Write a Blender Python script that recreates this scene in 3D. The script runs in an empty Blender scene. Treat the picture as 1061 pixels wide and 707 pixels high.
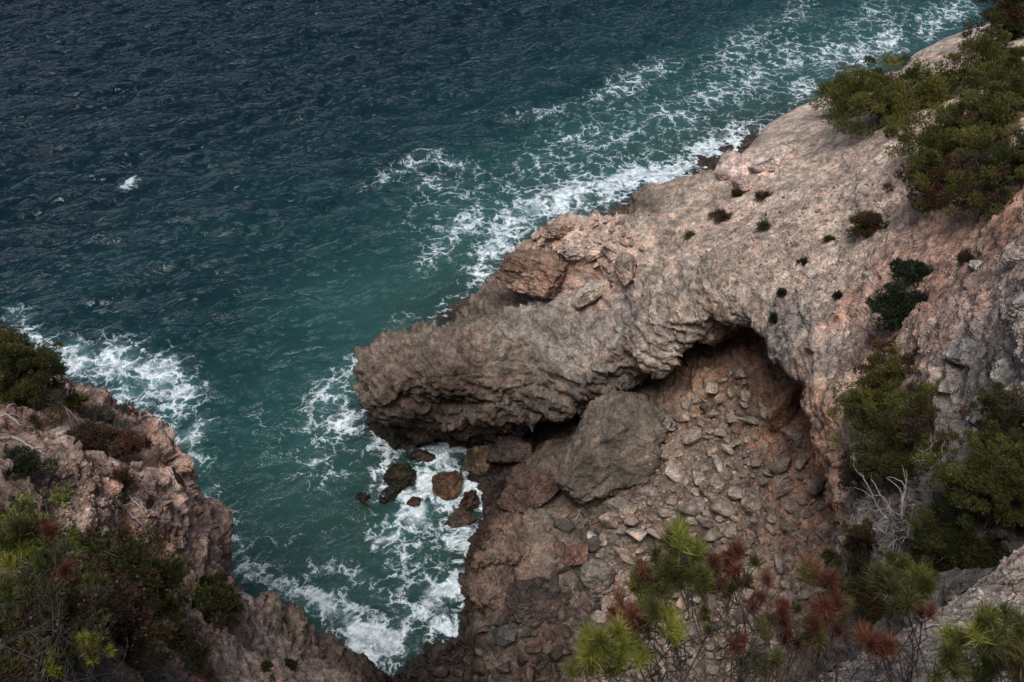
import bpy, math, random, time
import numpy as np
from mathutils import Vector, Matrix
from mathutils.bvhtree import BVHTree

T0 = time.time()
scn = bpy.context.scene
COLL = scn.collection

# ------------------------------------------------------------------ camera
CAM_H, PITCH, FPX, PW, PH = 32.0, math.radians(38.0), 1031.0, 1061.0, 707.0
cam_data = bpy.data.cameras.new("camera")
cam = bpy.data.objects.new("camera", cam_data)
COLL.objects.link(cam)
cam.location = (0, 0, CAM_H)
cam.rotation_euler = (math.pi / 2 - PITCH, 0, 0)
cam_data.sensor_width = 36.0
cam_data.lens = 36.0 * FPX / PW
cam_data.clip_start, cam_data.clip_end = 0.05, 5000
cam_data.dof.use_dof = True
cam_data.dof.focus_distance = 34.0
cam_data.dof.aperture_fstop = 8.0
scn.camera = cam

# ------------------------------------------------------------------ light
SUN_EL, SUN_AZ = math.radians(66), math.radians(-166)     # az: 0 = +Y, positive to +X
world = bpy.data.worlds.new("World")
scn.world = world
world.use_nodes = True
wn = world.node_tree
wn.nodes.clear()
wo = wn.nodes.new("ShaderNodeOutputWorld")
bg = wn.nodes.new("ShaderNodeBackground")
sky = wn.nodes.new("ShaderNodeTexSky")
sky.sky_type = 'NISHITA'
sky.sun_disc = False
sky.sun_elevation = SUN_EL
sky.sun_rotation = SUN_AZ
sky.air_density, sky.dust_density, sky.ozone_density = 1.0, 4.0, 1.0
hs = wn.nodes.new("ShaderNodeHueSaturation")
hs.inputs["Saturation"].default_value = 0.95
wn.links.new(sky.outputs[0], hs.inputs["Color"])
wn.links.new(hs.outputs[0], bg.inputs["Color"])
bg.inputs["Strength"].default_value = 0.068
wn.links.new(bg.outputs[0], wo.inputs["Surface"])
sd = bpy.data.lights.new("sun", 'SUN')
sun = bpy.data.objects.new("sun", sd)
COLL.objects.link(sun)
sd.energy, sd.angle, sd.color = 2.6, math.radians(34), (1.0, 0.985, 0.965)
sdir = Vector((math.sin(SUN_AZ) * math.cos(SUN_EL), math.cos(SUN_AZ) * math.cos(SUN_EL), math.sin(SUN_EL)))
sun.rotation_euler = sdir.to_track_quat('Z', 'Y').to_euler()

vs = scn.view_settings
vs.view_transform, vs.look, vs.gamma, vs.use_curve_mapping = 'Standard', 'None', 1.0, False
vs.exposure = 0.34
scn.cycles.use_adaptive_sampling = True
scn.cycles.use_denoising = True
scn.cycles.max_bounces = 6
scn.cycles.transparent_max_bounces = 12

# ------------------------------------------------------------------ pixel <-> world
sP, cP = math.sin(PITCH), math.cos(PITCH)


def ray(px, py):
    u, v = (px - PW / 2) / FPX, (PH / 2 - py) / FPX
    return np.array([u, cP + v * sP, -sP + v * cP])


def at(px, py, z):
    d = ray(px, py)
    t = (z - CAM_H) / d[2]
    return np.array([d[0] * t, d[1] * t, z])


def depth_of(p):
    return p[1] * cP + (CAM_H - p[2]) * sP


def project(P):
    P = np.asarray(P)
    D = P[..., 1] * cP + (CAM_H - P[..., 2]) * sP
    D = np.where(D < 0.05, 0.05, D)
    v = (P[..., 1] * sP - (CAM_H - P[..., 2]) * cP) / D
    return PW / 2 + FPX * P[..., 0] / D, PH / 2 - FPX * v, D


# ------------------------------------------------------------------ numpy tools
class RBF:
    def __init__(s, pts, c=1.5):
        p = np.array(pts, float)
        s.xy, s.c = p[:, :2], c
        n = len(p)
        r2 = ((s.xy[:, None] - s.xy[None]) ** 2).sum(-1)
        A = np.zeros((n + 1, n + 1))
        A[:n, :n] = np.sqrt(r2 + c * c)
        A[:n, :n] += np.eye(n) * 0.05 * -1
        A[:n, n] = A[n, :n] = 1
        s.w = np.linalg.solve(A, np.append(p[:, 2], 0))

    def __call__(s, X, Y):
        o = np.full(X.shape, s.w[-1])
        for (x, y), w in zip(s.xy, s.w[:-1]):
            o += w * np.sqrt((X - x) ** 2 + (Y - y) ** 2 + s.c ** 2)
        return o


def poly_sdf(X, Y, poly):
    """signed distance to a closed polygon, positive inside"""
    d2 = np.full(X.shape, 1e9)
    ins = np.zeros(X.shape, bool)
    n = len(poly)
    for i in range(n):
        ax, ay = poly[i][:2]
        bx, by = poly[(i + 1) % n][:2]
        ex, ey = bx - ax, by - ay
        t = np.clip(((X - ax) * ex + (Y - ay) * ey) / (ex * ex + ey * ey + 1e-9), 0, 1)
        d2 = np.minimum(d2, (X - ax - t * ex) ** 2 + (Y - ay - t * ey) ** 2)
        c = (ay > Y) != (by > Y)
        ins ^= c & (X < (bx - ax) * (Y - ay) / (by - ay + 1e-12) + ax)
    d = np.sqrt(d2)
    return np.where(ins, d, -d)


def line_near(X, Y, pts):
    """distance to an open polyline of (x, y, a, b, ..) and the values interpolated at the nearest point"""
    best = np.full(X.shape, 1e9)
    vals = [np.zeros(X.shape) for _ in range(len(pts[0]) - 2)]
    for a, b in zip(pts[:-1], pts[1:]):
        ex, ey = b[0] - a[0], b[1] - a[1]
        t = np.clip(((X - a[0]) * ex + (Y - a[1]) * ey) / (ex * ex + ey * ey + 1e-9), 0, 1)
        d = np.hypot(X - a[0] - t * ex, Y - a[1] - t * ey)
        m = d < best
        best = np.where(m, d, best)
        for k, v in enumerate(vals):
            vals[k] = np.where(m, a[k + 2] + t * (b[k + 2] - a[k + 2]), v)
    return best, vals


def smin(a, b, k):
    h = np.clip(0.5 + 0.5 * (b - a) / k, 0, 1)
    return b + (a - b) * h - k * h * (1 - h)


def smax(a, b, k):
    return -smin(-a, -b, k)


def sstep(a, b, x):
    t = np.clip((x - a) / (b - a), 0, 1)
    return t * t * (3 - 2 * t)


_rp = np.random.RandomState(11)
_perm = np.concatenate([_rp.permutation(256)] * 3)
_grad = _rp.normal(size=(256, 3)).astype(np.float32)
_grad /= np.linalg.norm(_grad, axis=1)[:, None]
_cell = _rp.rand(256, 3).astype(np.float32)


def perlin(p):
    p = np.asarray(p, np.float32)
    i = np.floor(p).astype(np.int32)
    f = p - i
    i &= 255
    w = f * f * f * (f * (f * 6 - 15) + 10)
    o = np.zeros(len(p), np.float32)
    for dx in (0, 1):
        for dy in (0, 1):
            for dz in (0, 1):
                h = _perm[_perm[_perm[i[:, 0] + dx] + i[:, 1] + dy] + i[:, 2] + dz]
                g = _grad[h]
                v = g[:, 0] * (f[:, 0] - dx) + g[:, 1] * (f[:, 1] - dy) + g[:, 2] * (f[:, 2] - dz)
                o += v * (w[:, 0] if dx else 1 - w[:, 0]) * (w[:, 1] if dy else 1 - w[:, 1]) * (w[:, 2] if dz else 1 - w[:, 2])
    return o * 1.5


def ridged(p):
    return 1 - 2 * np.abs(perlin(p))


def worley(p):
    """F1, F2 distances and a random value of the nearest cell"""
    p = np.asarray(p, np.float32)
    i = np.floor(p).astype(np.int32)
    f1 = np.full(len(p), 9, np.float32)
    f2 = f1.copy()
    val = np.zeros(len(p), np.float32)
    for dx in (-1, 0, 1):
        for dy in (-1, 0, 1):
            for dz in (-1, 0, 1):
                j = i + np.array([dx, dy, dz], np.int32)
                k = j & 255
                h = _perm[_perm[_perm[k[:, 0]] + k[:, 1]] + k[:, 2]]
                d = np.sqrt(((j + _cell[h] - p) ** 2).sum(1))
                n = d < f1
                f2 = np.where(n, f1, np.minimum(f2, d))
                val = np.where(n, _cell[(h * 7 + 3) & 255, 0], val)
                f1 = np.where(n, d, f1)
    return f1, f2, val


def facets(p):
    """height of randomly tilted, stepped blocks: the faces of broken rock"""
    p = np.asarray(p, np.float32)
    i = np.floor(p).astype(np.int32)
    f1 = np.full(len(p), 9, np.float32)
    out = np.zeros(len(p), np.float32)
    for dx in (-1, 0, 1):
        for dy in (-1, 0, 1):
            for dz in (-1, 0, 1):
                j = i + np.array([dx, dy, dz], np.int32)
                k = j & 255
                h = _perm[_perm[_perm[k[:, 0]] + k[:, 1]] + k[:, 2]]
                o = p - j - _cell[h]
                d = (o * o).sum(1)
                n = d < f1
                v = (_cell[(h * 5 + 1) & 255, 1] - 0.5) * 0.8 + (o * _grad[(h * 3 + 7) & 255]).sum(1) * 0.75
                out = np.where(n, v, out)
                f1 = np.where(n, d, f1)
    return out


def surface_nets(f, org, h):
    s = f > 0
    c = np.zeros(tuple(n - 1 for n in f.shape), np.uint8)
    for a in (0, 1):
        for b in (0, 1):
            for g in (0, 1):
                c += s[a:s.shape[0] - 1 + a, b:s.shape[1] - 1 + b, g:s.shape[2] - 1 + g]
    act = np.argwhere((c > 0) & (c < 8))
    ids = np.full(c.shape, -1, np.int32)
    ids[tuple(act.T)] = np.arange(len(act))
    acc = np.zeros((len(act), 3))
    cnt = np.zeros(len(act))
    cor = [(a, b, g) for a in (0, 1) for b in (0, 1) for g in (0, 1)]
    for q in cor:
        for ax in range(3):
            if q[ax]:
                continue
            r = list(q); r[ax] = 1
            fa = f[tuple((act + q).T)]
            fb = f[tuple((act + r).T)]
            x = (fa > 0) != (fb > 0)
            t = np.where(x, fa / np.where(x, fa - fb, 1), 0)
            pos = np.tile(np.array(q, float), (len(act), 1))
            pos[:, ax] = t
            acc[x] += pos[x]
            cnt[x] += 1
    V = (act + acc / cnt[:, None]) * h + org
    Q = []
    for ax in range(3):
        o1, o2 = (ax + 1) % 3, (ax + 2) % 3
        lo = [slice(1, n - 1) for n in f.shape]
        lo[ax] = slice(0, f.shape[ax] - 1)
        hi = list(lo); hi[ax] = slice(1, f.shape[ax])
        a, b = s[tuple(lo)], s[tuple(hi)]
        e = np.argwhere(a != b)
        out = a[tuple(e.T)]
        e = e + np.array([0 if k == ax else 1 for k in range(3)])
        u1 = np.zeros(3, int); u1[o1] = 1
        u2 = np.zeros(3, int); u2[o2] = 1
        q = np.stack([ids[tuple((e - u1 - u2).T)], ids[tuple((e - u2).T)], ids[tuple(e.T)], ids[tuple((e - u1).T)]], 1)
        q[~out] = q[~out][:, ::-1]
        Q.append(q)
    Q = np.concatenate(Q)
    return V, Q[(Q >= 0).all(1)]


def subdivide(V, Q, sel):
    """each selected quad becomes four"""
    S, keep = Q[sel], Q[~sel]
    E = np.stack([S, np.roll(S, -1, 1)], -1).reshape(-1, 2)
    key = np.sort(E, 1)
    k = key[:, 0].astype(np.int64) * len(V) + key[:, 1]
    u, first, inv = np.unique(k, return_index=True, return_inverse=True)
    em = (V[key[first, 0]] + V[key[first, 1]]) / 2
    fm = V[S].mean(1)
    nE = len(V) + inv.reshape(-1, 4)
    nF = len(V) + len(u) + np.arange(len(S))
    out = [np.stack([S[:, i], nE[:, i], nF, nE[:, i - 1]], 1) for i in range(4)]
    return np.concatenate([V, em, fm]), np.concatenate(out + [keep]), 4 * len(S)


def vnormals(V, Q):
    a, b = V[Q[:, 2]] - V[Q[:, 0]], V[Q[:, -1]] - V[Q[:, 1]]
    n = np.cross(a, b) if Q.shape[1] == 4 else np.cross(V[Q[:, 1]] - V[Q[:, 0]], a)
    N = np.zeros_like(V)
    for k in range(Q.shape[1]):
        for c in range(3):
            N[:, c] += np.bincount(Q[:, k], n[:, c], len(V))
    return N / (np.linalg.norm(N, axis=1)[:, None] + 1e-12)


def make_mesh(name, V, Q, mat=None, smooth=True, col=None, floats=None):
    V = np.ascontiguousarray(V, np.float32)
    Q = np.ascontiguousarray(Q, np.int32)
    me = bpy.data.meshes.new(name)
    me.vertices.add(len(V))
    me.vertices.foreach_set("co", V.ravel())
    me.loops.add(Q.size)
    me.loops.foreach_set("vertex_index", Q.ravel())
    me.polygons.add(len(Q))
    me.polygons.foreach_set("loop_start", np.arange(0, Q.size, Q.shape[1], dtype=np.int32))
    me.polygons.foreach_set("loop_total", np.full(len(Q), Q.shape[1], np.int32))
    me.update(calc_edges=True)
    me.polygons.foreach_set("use_smooth", np.full(len(Q), smooth, bool))
    if col is not None:
        c = np.ones((len(V), 4), np.float32)
        c[:, :3] = col
        a = me.attributes.new("tint", 'FLOAT_COLOR', 'POINT')
        a.data.foreach_set("color", c.ravel())
    for k, v in (floats or {}).items():
        a = me.attributes.new(k, 'FLOAT', 'POINT')
        a.data.foreach_set("value", np.ascontiguousarray(v, np.float32))
    if mat:
        me.materials.append(mat)
    return me


def link(name, me, parent=None, label=None, cat=None, group=None, kind=None, loc=None):
    o = bpy.data.objects.new(name, me)
    COLL.objects.link(o)
    if parent is not None:
        o.parent = parent
    if loc is not None:
        o.location = loc
    for k, v in (("label", label), ("category", cat), ("group", group), ("kind", kind)):
        if v:
            o[k] = v
    return o


# ------------------------------------------------------------------ materials
class NT:
    def __init__(s, name):
        s.m = bpy.data.materials.new(name)
        s.m.use_nodes = True
        s.t = s.m.node_tree
        s.t.nodes.clear()

    def n(s, typ, ins=None, **kw):
        d = s.t.nodes.new("ShaderNode" + typ)
        for k, v in kw.items():
            setattr(d, k, v)
        for k, v in (ins or {}).items():
            s.set(d.inputs[k], v)
        return d

    def set(s, sock, v):
        if isinstance(v, bpy.types.Node):
            v = v.outputs[0]
        if isinstance(v, bpy.types.NodeSocket):
            s.t.links.new(v, sock)
        else:
            sock.default_value = v

    def math(s, op, a, b=0.0, c=0.0, clamp=False):
        d = s.n("Math", operation=op, use_clamp=clamp)
        for i, v in enumerate((a, b, c)):
            s.set(d.inputs[i], v)
        return d.outputs[0]

    def mix(s, fac, a, b, mode='MIX'):
        d = s.n("Mix", data_type='RGBA', blend_type=mode)
        s.set(d.inputs[0], fac); s.set(d.inputs[6], a); s.set(d.inputs[7], b)
        return d.outputs[2]

    def ramp(s, fac, a, b, lo=0.0, hi=1.0):
        d = s.n("MapRange", interpolation_type='SMOOTHSTEP')
        for i, v in enumerate((fac, a, b, lo, hi)):
            s.set(d.inputs[i], v)
        return d.outputs[0]

    def noise(s, vec, scale, detail=4.0, rough=0.55, dist=0.0):
        return s.n("TexNoise", {"Vector": vec, "Scale": scale, "Detail": detail, "Roughness": rough, "Distortion": dist})

    def out(s, sh, disp=None):
        o = s.n("OutputMaterial")
        s.set(o.inputs[0], sh)
        return s.m


def rock_material(name, wet=True, bump=0.7, tint=None, objspace=False):
    t = NT(name)
    tc = t.n("TexCoord")
    geo = t.n("NewGeometry")
    pos = tc.outputs["Object"]
    at_ = t.n("Attribute", attribute_name="tint")
    base = at_.outputs["Color"] if tint is None else t.n("RGB").outputs[0]
    if tint is not None:
        base.default_value = (*tint, 1)
    if objspace:
        oi = t.n("ObjectInfo")
        base = t.mix(t.math('MULTIPLY', oi.outputs["Random"], 0.55), base, t.mix(1, base, (0.62, 0.52, 0.47, 1), 'MULTIPLY'))
    n1 = t.noise(pos, 0.55, 3, 0.6)
    n2 = t.noise(pos, 2.6, 5, 0.65)
    n3 = t.noise(pos, 11.0, 3, 0.7)
    v1 = t.ramp(n1.outputs[0], 0.3, 0.72, 0.68, 1.28)
    v2 = t.ramp(n2.outputs[0], 0.3, 0.72, 0.58, 1.42)
    v3 = t.ramp(n3.outputs[0], 0.3, 0.7, 0.66, 1.32)
    k = t.math('MULTIPLY', t.math('MULTIPLY', v1, v2), v3)
    c = t.n("VectorMath", {0: base, 1: t.n("CombineXYZ", {0: k, 1: k, 2: k})}, operation='MULTIPLY').outputs[0]
    hue = t.noise(pos, 1.3, 2, 0.6)
    c = t.mix(t.ramp(hue.outputs[0], 0.50, 0.72, 0, 0.5), c, t.mix(1.0, c, (1.18, 0.86, 0.70, 1), 'MULTIPLY'))
    lich = t.noise(pos, 2.1, 5, 0.75)
    c = t.mix(t.ramp(lich.outputs[0], 0.56, 0.66, 0, 0.55), c, t.mix(1.0, c, (0.50, 0.50, 0.50, 1), 'MULTIPLY'))
    cr = t.n("TexVoronoi", {"Vector": t.n("VectorMath", {0: pos, 1: t.noise(pos, 1.8, 2).outputs["Color"]}, operation='ADD').outputs[0], "Scale": 1.5}, feature='DISTANCE_TO_EDGE')
    crack = t.ramp(cr.outputs[0], 0.0, 0.035, 0, 1)
    rough = 0.9
    if wet:
        z = t.n("SeparateXYZ", {0: geo.outputs["Position"]}).outputs[2]
        zz = t.math('ADD', z, t.ramp(n1.outputs[0], 0.2, 0.8, -0.8, 0.8))
        w = t.ramp(zz, 0.6, 2.1, 1, 0)
        c = t.mix(w, c, t.mix(1.0, c, (0.30, 0.27, 0.25, 1), 'MULTIPLY'))
        rough = t.ramp(w, 0, 1, 0.92, 0.32)
    h = t.math('ADD', t.math('MULTIPLY', n2.outputs[0], 0.14), t.math('MULTIPLY', n3.outputs[0], 0.085))
    h = t.math('ADD', h, t.math('MULTIPLY', crack, 0.03))
    b = t.n("Bump", {"Strength": 1.0, "Distance": bump, "Height": h})
    p = t.n("BsdfPrincipled", {"Base Color": c, "Roughness": rough, "Normal": b, "Specular IOR Level": 0.25})
    return t.out(p)


def foliage_material():
    t = NT("foliage")
    a = t.n("Attribute", attribute_name="tint").outputs["Color"]
    d = t.n("BsdfPrincipled", {"Base Color": a, "Roughness": 0.55, "Specular IOR Level": 0.25})
    tr = t.n("BsdfTranslucent", {"Color": t.mix(1, a, (1.1, 1.25, 0.7, 1), 'MULTIPLY')})
    return t.out(t.n("MixShader", {0: 0.28, 1: d, 2: tr}))


def bark_material(name, col):
    t = NT(name)
    pos = t.n("TexCoord").outputs["Object"]
    n = t.noise(pos, 18, 5, 0.7)
    c = t.mix(t.ramp(n.outputs[0], 0.3, 0.7), tuple(x * 0.6 for x in col) + (1,), tuple(min(1, x * 1.3) for x in col) + (1,))
    b = t.n("Bump", {"Strength": 0.6, "Distance": 0.02, "Height": n.outputs[0]})
    return t.out(t.n("BsdfPrincipled", {"Base Color": c, "Roughness": 0.9, "Normal": b}))


def water_material():
    t = NT("sea_water")
    pos = t.n("NewGeometry").outputs["Position"]
    dep = t.n("Attribute", attribute_name="depth").outputs["Fac"]
    fo = t.n("Attribute", attribute_name="foam").outputs["Fac"]
    # body colour by depth of water
    r = t.n("ValToRGB")
    t.set(r.inputs[0], t.math('DIVIDE', dep, 16.0))
    e = r.color_ramp.elements
    e[0].position, e[0].color = 0.03, (0.042, 0.108, 0.092, 1)
    e[1].position, e[1].color = 1.0, (0.0009, 0.0070, 0.0125, 1)
    for p_, c_ in ((0.16, (0.0175, 0.066, 0.060, 1)), (0.30, (0.0060, 0.028, 0.031, 1)), (0.55, (0.0022, 0.0120, 0.0175, 1))):
        q = r.color_ramp.elements.new(p_); q.color = c_
    pn = t.noise(pos, 0.16, 3, 0.5)
    body = t.mix(t.ramp(pn.outputs[0], 0.3, 0.7, 0.0, 0.55), r.outputs[0], t.mix(1, r.outputs[0], (0.5, 0.55, 0.62, 1), 'MULTIPLY'))
    body = t.mix(t.ramp(fo, 0.1, 0.95, 0, 0.75), body, (0.07, 0.165, 0.175, 1))
    # foam: lace of warped cell walls that thickens with the density
    w1 = t.noise(pos, 0.9, 4, 0.65)
    wp = t.n("VectorMath", {0: pos, 1: t.n("VectorMath", {0: w1.outputs["Color"], "Scale": 1.5}, operation='SCALE').outputs[0]}, operation='ADD').outputs[0]
    lace = None
    for sc, wid, wt in ((0.72, 0.30, 0.40), (1.8, 0.30, 0.40), (4.8, 0.30, 0.24)):
        v = t.n("TexVoronoi", {"Vector": wp, "Scale": sc}, feature='DISTANCE_TO_EDGE').outputs[0]
        l = t.math('MULTIPLY', t.math('SUBTRACT', 1.0, t.math('DIVIDE', v, wid), clamp=True), wt)
        lace = l if lace is None else t.math('ADD', lace, l)
    patch = t.noise(pos, 0.5, 4, 0.62, 0.4)
    dens = t.math('MULTIPLY', fo, t.ramp(patch.outputs[0], 0.32, 0.66, 0.62, 1.16))
    thr = t.math('SUBTRACT', 1.0, t.math('MULTIPLY', dens, 0.80))
    fm = t.ramp(t.math('SUBTRACT', lace, thr), -0.14, 0.34, 0, 1)
    wash = t.noise(t.n("VectorMath", {0: pos, 1: t.n("VectorMath", {0: w1.outputs["Color"], "Scale": 0.9}, operation='SCALE').outputs[0]}, operation='ADD').outputs[0], 1.1, 5, 0.62).outputs[0]
    wf = t.ramp(t.math('SUBTRACT', t.math('ADD', wash, t.math('MULTIPLY', dens, 0.64)), 1.00), -0.18, 0.24, 0, 0.95)
    fm = t.math('MAXIMUM', fm, wf)
    fm = t.math('MULTIPLY', fm, t.ramp(fo, 0.03, 0.2, 0, 1))
    # ripples
    sv = t.n("Mapping", {"Vector": pos, "Rotation": (0, 0, -0.62)}).outputs[0]
    sv = t.n("Mapping", {"Vector": sv, "Scale": (1.0, 2.3, 1.0)}).outputs[0]
    rn = t.noise(sv, 0.30, 6, 0.56, 0.7).outputs[0]
    rg = t.math('SUBTRACT', 1.0, t.math('ABSOLUTE', t.math('MULTIPLY', t.math('SUBTRACT', rn, 0.5), 8.0)), clamp=True)
    rp = t.math('ADD', t.math('POWER', rg, 1.4), t.math('MULTIPLY', rn, 0.9))
    bmp = t.n("Bump", {"Strength": 0.7, "Distance": t.ramp(patch.outputs[0], 0.3, 0.7, 0.12, 0.32), "Height": rp})
    dif = t.n("BsdfDiffuse", {"Color": body})
    tra = t.n("BsdfTransparent", {"Color": (0.72, 0.88, 0.84, 1)})
    clear = t.math('MULTIPLY', t.math('POWER', 2.718, t.math('MULTIPLY', dep, -0.62)), 0.85)
    under = t.n("MixShader", {0: clear, 1: dif, 2: tra})
    gl = t.n("BsdfGlossy", {"Roughness": 0.05, "Color": (0.82, 0.88, 0.92, 1), "Normal": bmp})
    fr = t.n("Fresnel", {"IOR": 1.333, "Normal": bmp})
    wat = t.n("MixShader", {0: fr, 1: under, 2: gl})
    fb = t.n("BsdfPrincipled", {"Base Color": t.mix(t.ramp(t.noise(pos, 3.5, 4, 0.7).outputs[0], 0.32, 0.62), (0.36, 0.46, 0.50, 1), (0.72, 0.78, 0.81, 1)), "Roughness": 0.8, "Normal": bmp})
    return t.out(t.n("MixShader", {0: fm, 1: wat, 2: fb}))


M_ROCK = rock_material("cliff_rock")
M_LEAF = foliage_material()
M_BARK = bark_material("pine_bark", (0.10, 0.075, 0.06))
M_DARKTWIG = bark_material("dark_twig", (0.024, 0.018, 0.016))
M_DEAD = bark_material("bleached_wood", (0.28, 0.25, 0.235))

# ------------------------------------------------------------------ terrain: control points are (photo x, photo y, height)
def W(lst):
    return [at(*p) for p in lst]


A_TOP = W([(375, 395, 3.9), (400, 362, 4.6), (450, 345, 4.7), (420, 385, 5.2), (450, 385, 5.6), (500, 318, 5.6), (520, 350, 6.6), (560, 330, 6.9), (520, 400, 5.4),
           (560, 300, 7.0), (600, 330, 7.2), (600, 395, 6.0), (650, 350, 7.9), (660, 300, 8.6), (650, 380, 7.6), (690, 355, 8.8), (720, 310, 10.2),
           (560, 250, 8.5), (610, 240, 9.2), (640, 262, 9.2), (600, 266, 8.9), (575, 272, 8.2), (610, 292, 7.7), (655, 292, 8.5), (655, 230, 9.1), (700, 190, 9.8), (750, 172, 10.3), (800, 120, 9.8), (860, 94, 9.4), (945, 65, 9.0), (980, 40, 9.6), (1061, 0, 9.4),
           (700, 260, 10.2), (740, 290, 11.0), (760, 225, 11.0), (800, 200, 11.7), (850, 150, 12), (900, 120, 13), (1000, 120, 16), (1061, 100, 18.5), (950, 220, 16),
           (1040, 260, 19.5), (1040, 350, 21), (960, 340, 18), (880, 330, 14.4), (800, 300, 12.0), (760, 305, 11.3), (840, 390, 13), (880, 440, 15), (950, 430, 17.5),
           (1040, 450, 21), (900, 520, 15.4), (1000, 540, 19.5), (890, 600, 15.0), (1000, 590, 20.5), (870, 250, 13.6)]) + \
    [np.array(p) for p in [(7.2, 10, 17), (5, 6, 20), (2, 3, 21), (12, 4, 26), (30, 5, 33), (45, 20, 32), (45, 45, 22), (-1, 2, 22), (6, -3, 27), (42, 66, 11)]]
A_SEA = W([(1200, -60, 9), (1061, -6, 9.2), (1010, 36, 9.4), (975, 35, 9.6), (948, 50, 9.0), (938, 68, 8.8), (900, 84, 9.1), (860, 95, 9.2), (800, 124, 9.6), (765, 158, 10), (748, 178, 10),
           (705, 190, 9.4), (672, 205, 8.6), (652, 228, 8.8), (622, 222, 9.2), (585, 234, 9.0), (546, 246, 8.5), (524, 280, 6.8), (503, 310, 5.6), (440, 345, 4.4), (398, 360, 4.1), (378, 385, 3.6)])
# front lip of the overhang and the cave mouth: photo x, photo y, height, depth of the hollow behind it
LIP = [(372, 402, 3.4, 1.0), (388, 424, 3.3, 1.5), (450, 431, 3.4, 2.0), (530, 437, 3.6, 2.2), (600, 428, 4.0, 2.2), (640, 396, 5.6, 3.0), (690, 386, 6.8, 4.0),
       (722, 352, 8.4, 4.6), (738, 324, 10.0, 5.0), (765, 338, 10.6, 5.2), (800, 368, 11.3, 5.0), (828, 404, 12.0, 4.2), (846, 444, 12.6, 3.6), (864, 500, 12.9, 3.0),
       (871, 560, 12.8, 2.6), (860, 620, 13.2, 1.8)]
LIPW = [tuple(at(*p[:3])) + (p[3],) for p in LIP]
A_POLY = [p[:2] for p in A_SEA] + [p[:2] for p in LIPW] + [(6.8, 10), (5, 6.5), (2.5, 3.4), (-0.5, 1.6), (-2, -2.5), (44, -3), (60, 40)]

B_TOP = W([(-40, 330, 12.5), (30, 380, 11.6), (100, 407, 11.8), (150, 437, 11.8), (195, 490, 11.4), (205, 540, 10.9), (230, 592, 10.3), (243, 622, 9.8),
           (130, 500, 13), (60, 470, 14.4), (0, 430, 14.8), (100, 560, 15.5), (180, 575, 12.6), (190, 640, 13.2), (10, 560, 18), (100, 640, 19), (0, 700, 22), (190, 700, 14.6),
           (236, 660, 11.2), (262, 650, 6.2), (270, 690, 6.4), (300, 655, 4.0), (350, 672, 2.3), (396, 698, 1.0), (330, 700, 4.2), (250, 705, 7.2)]) + \
    [np.array(p) for p in [(-30, 20, 17), (-20, 5, 25), (-8, 2, 24), (-4, 6, 17), (-3, 12, 8), (-30, 40, 10)]]
B_POLY = [p[:2] for p in W([(-300, 250, 11), (-40, 328, 12), (0, 352, 11.8), (30, 376, 11.4), (75, 392, 11.4), (100, 404, 11.6), (150, 433, 11.6), (172, 458, 11.4), (186, 486, 11.2), (186, 540, 10.8),
                            (210, 590, 10.2), (232, 618, 8.8), (284, 650, 3.4), (350, 668, 1.8), (402, 699, 0.7)])] + [(-1.5, 14), (-0.5, 8), (-1, 3), (-2, -3), (-29, -3), (-45, 20)]

F_PTS = W([(740, 430, 5.6), (760, 370, 7.2), (760, 540, 5.0), (640, 540, 3.3), (690, 450, 4.6), (850, 560, 7.4), (850, 450, 8.2), (830, 420, 8.2), (800, 410, 7.6), (700, 640, 3.5), (800, 640, 6.2), (850, 640, 7.6),
           (600, 640, 1.9), (520, 600, 1.5), (600, 520, 2.3), (560, 470, 2.0), (525, 520, 1.6), (500, 560, 1.2), (524, 490, 0.9), (516, 448, 0.7), (494, 492, -0.35), (492, 462, -0.3), (500, 512, -0.1), (440, 443, 0.5), (560, 445, 1.6), (620, 440, 2.8), (540, 700, 1.1), (430, 700, 0.8),
           (650, 700, 3.0), (480, 660, 0.7), (500, 630, 1.3), (800, 700, 6.6), (390, 440, 0.1), (484, 600, 0.1), (476, 650, 0.0), (420, 692, 0.1),
           # sea bed
           (490, 560, -0.25), (470, 520, -0.6), (470, 480, -0.3), (440, 480, -0.7), (405, 500, -0.35), (420, 515, -0.5), (455, 560, -1.0), (375, 532, -0.55), (360, 545, -0.7), (345, 515, -1.9), (400, 570, -1.2), (400, 640, -1.2), (440, 640, -0.9), (340, 620, -1.2), (260, 575, -1.5),
           (250, 540, -1.9), (300, 500, -2.3), (320, 430, -3.0), (300, 380, -3.6), (350, 420, -2.4), (250, 330, -5.6), (350, 300, -4.4), (420, 300, -2.8), (450, 318, -1.0), (470, 300, -1.4), (450, 240, -4.0), (560, 215, -2.0), (600, 165, -4.0), (690, 140, -2.6), (740, 130, -0.9),
           (640, 200, -1.2), (700, 100, -4.4), (770, 80, -3.6), (800, 40, -5.5), (620, 70, -8), (500, 150, -7), (400, 180, -8), (300, 250, -7.5), (200, 320, -7), (215, 430, -4.5), (210, 400, -6.5), (150, 380, -6), (60, 320, -9), (100, 230, -12),
           (100, 100, -15), (300, 120, -13), (300, 20, -15), (500, 40, -12), (700, 10, -10), (900, 20, -5), (860, 70, -2.4), (940, 45, -2.5), (1000, 10, -4)]) + \
    [np.array(p) for p in [(-58, 40, -15), (-55, 95, -17), (0, 118, -17), (55, 118, -12), (58, 80, -9), (3, 8, 8), (5, 14, 5.2), (0, 12, 4), (-4, 20, 0.2), (7.5, 14, 8.5)]]
rA, rB, rF = RBF(A_TOP, 1.2), RBF(B_TOP, 1.0), RBF(F_PTS, 0.8)

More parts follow.
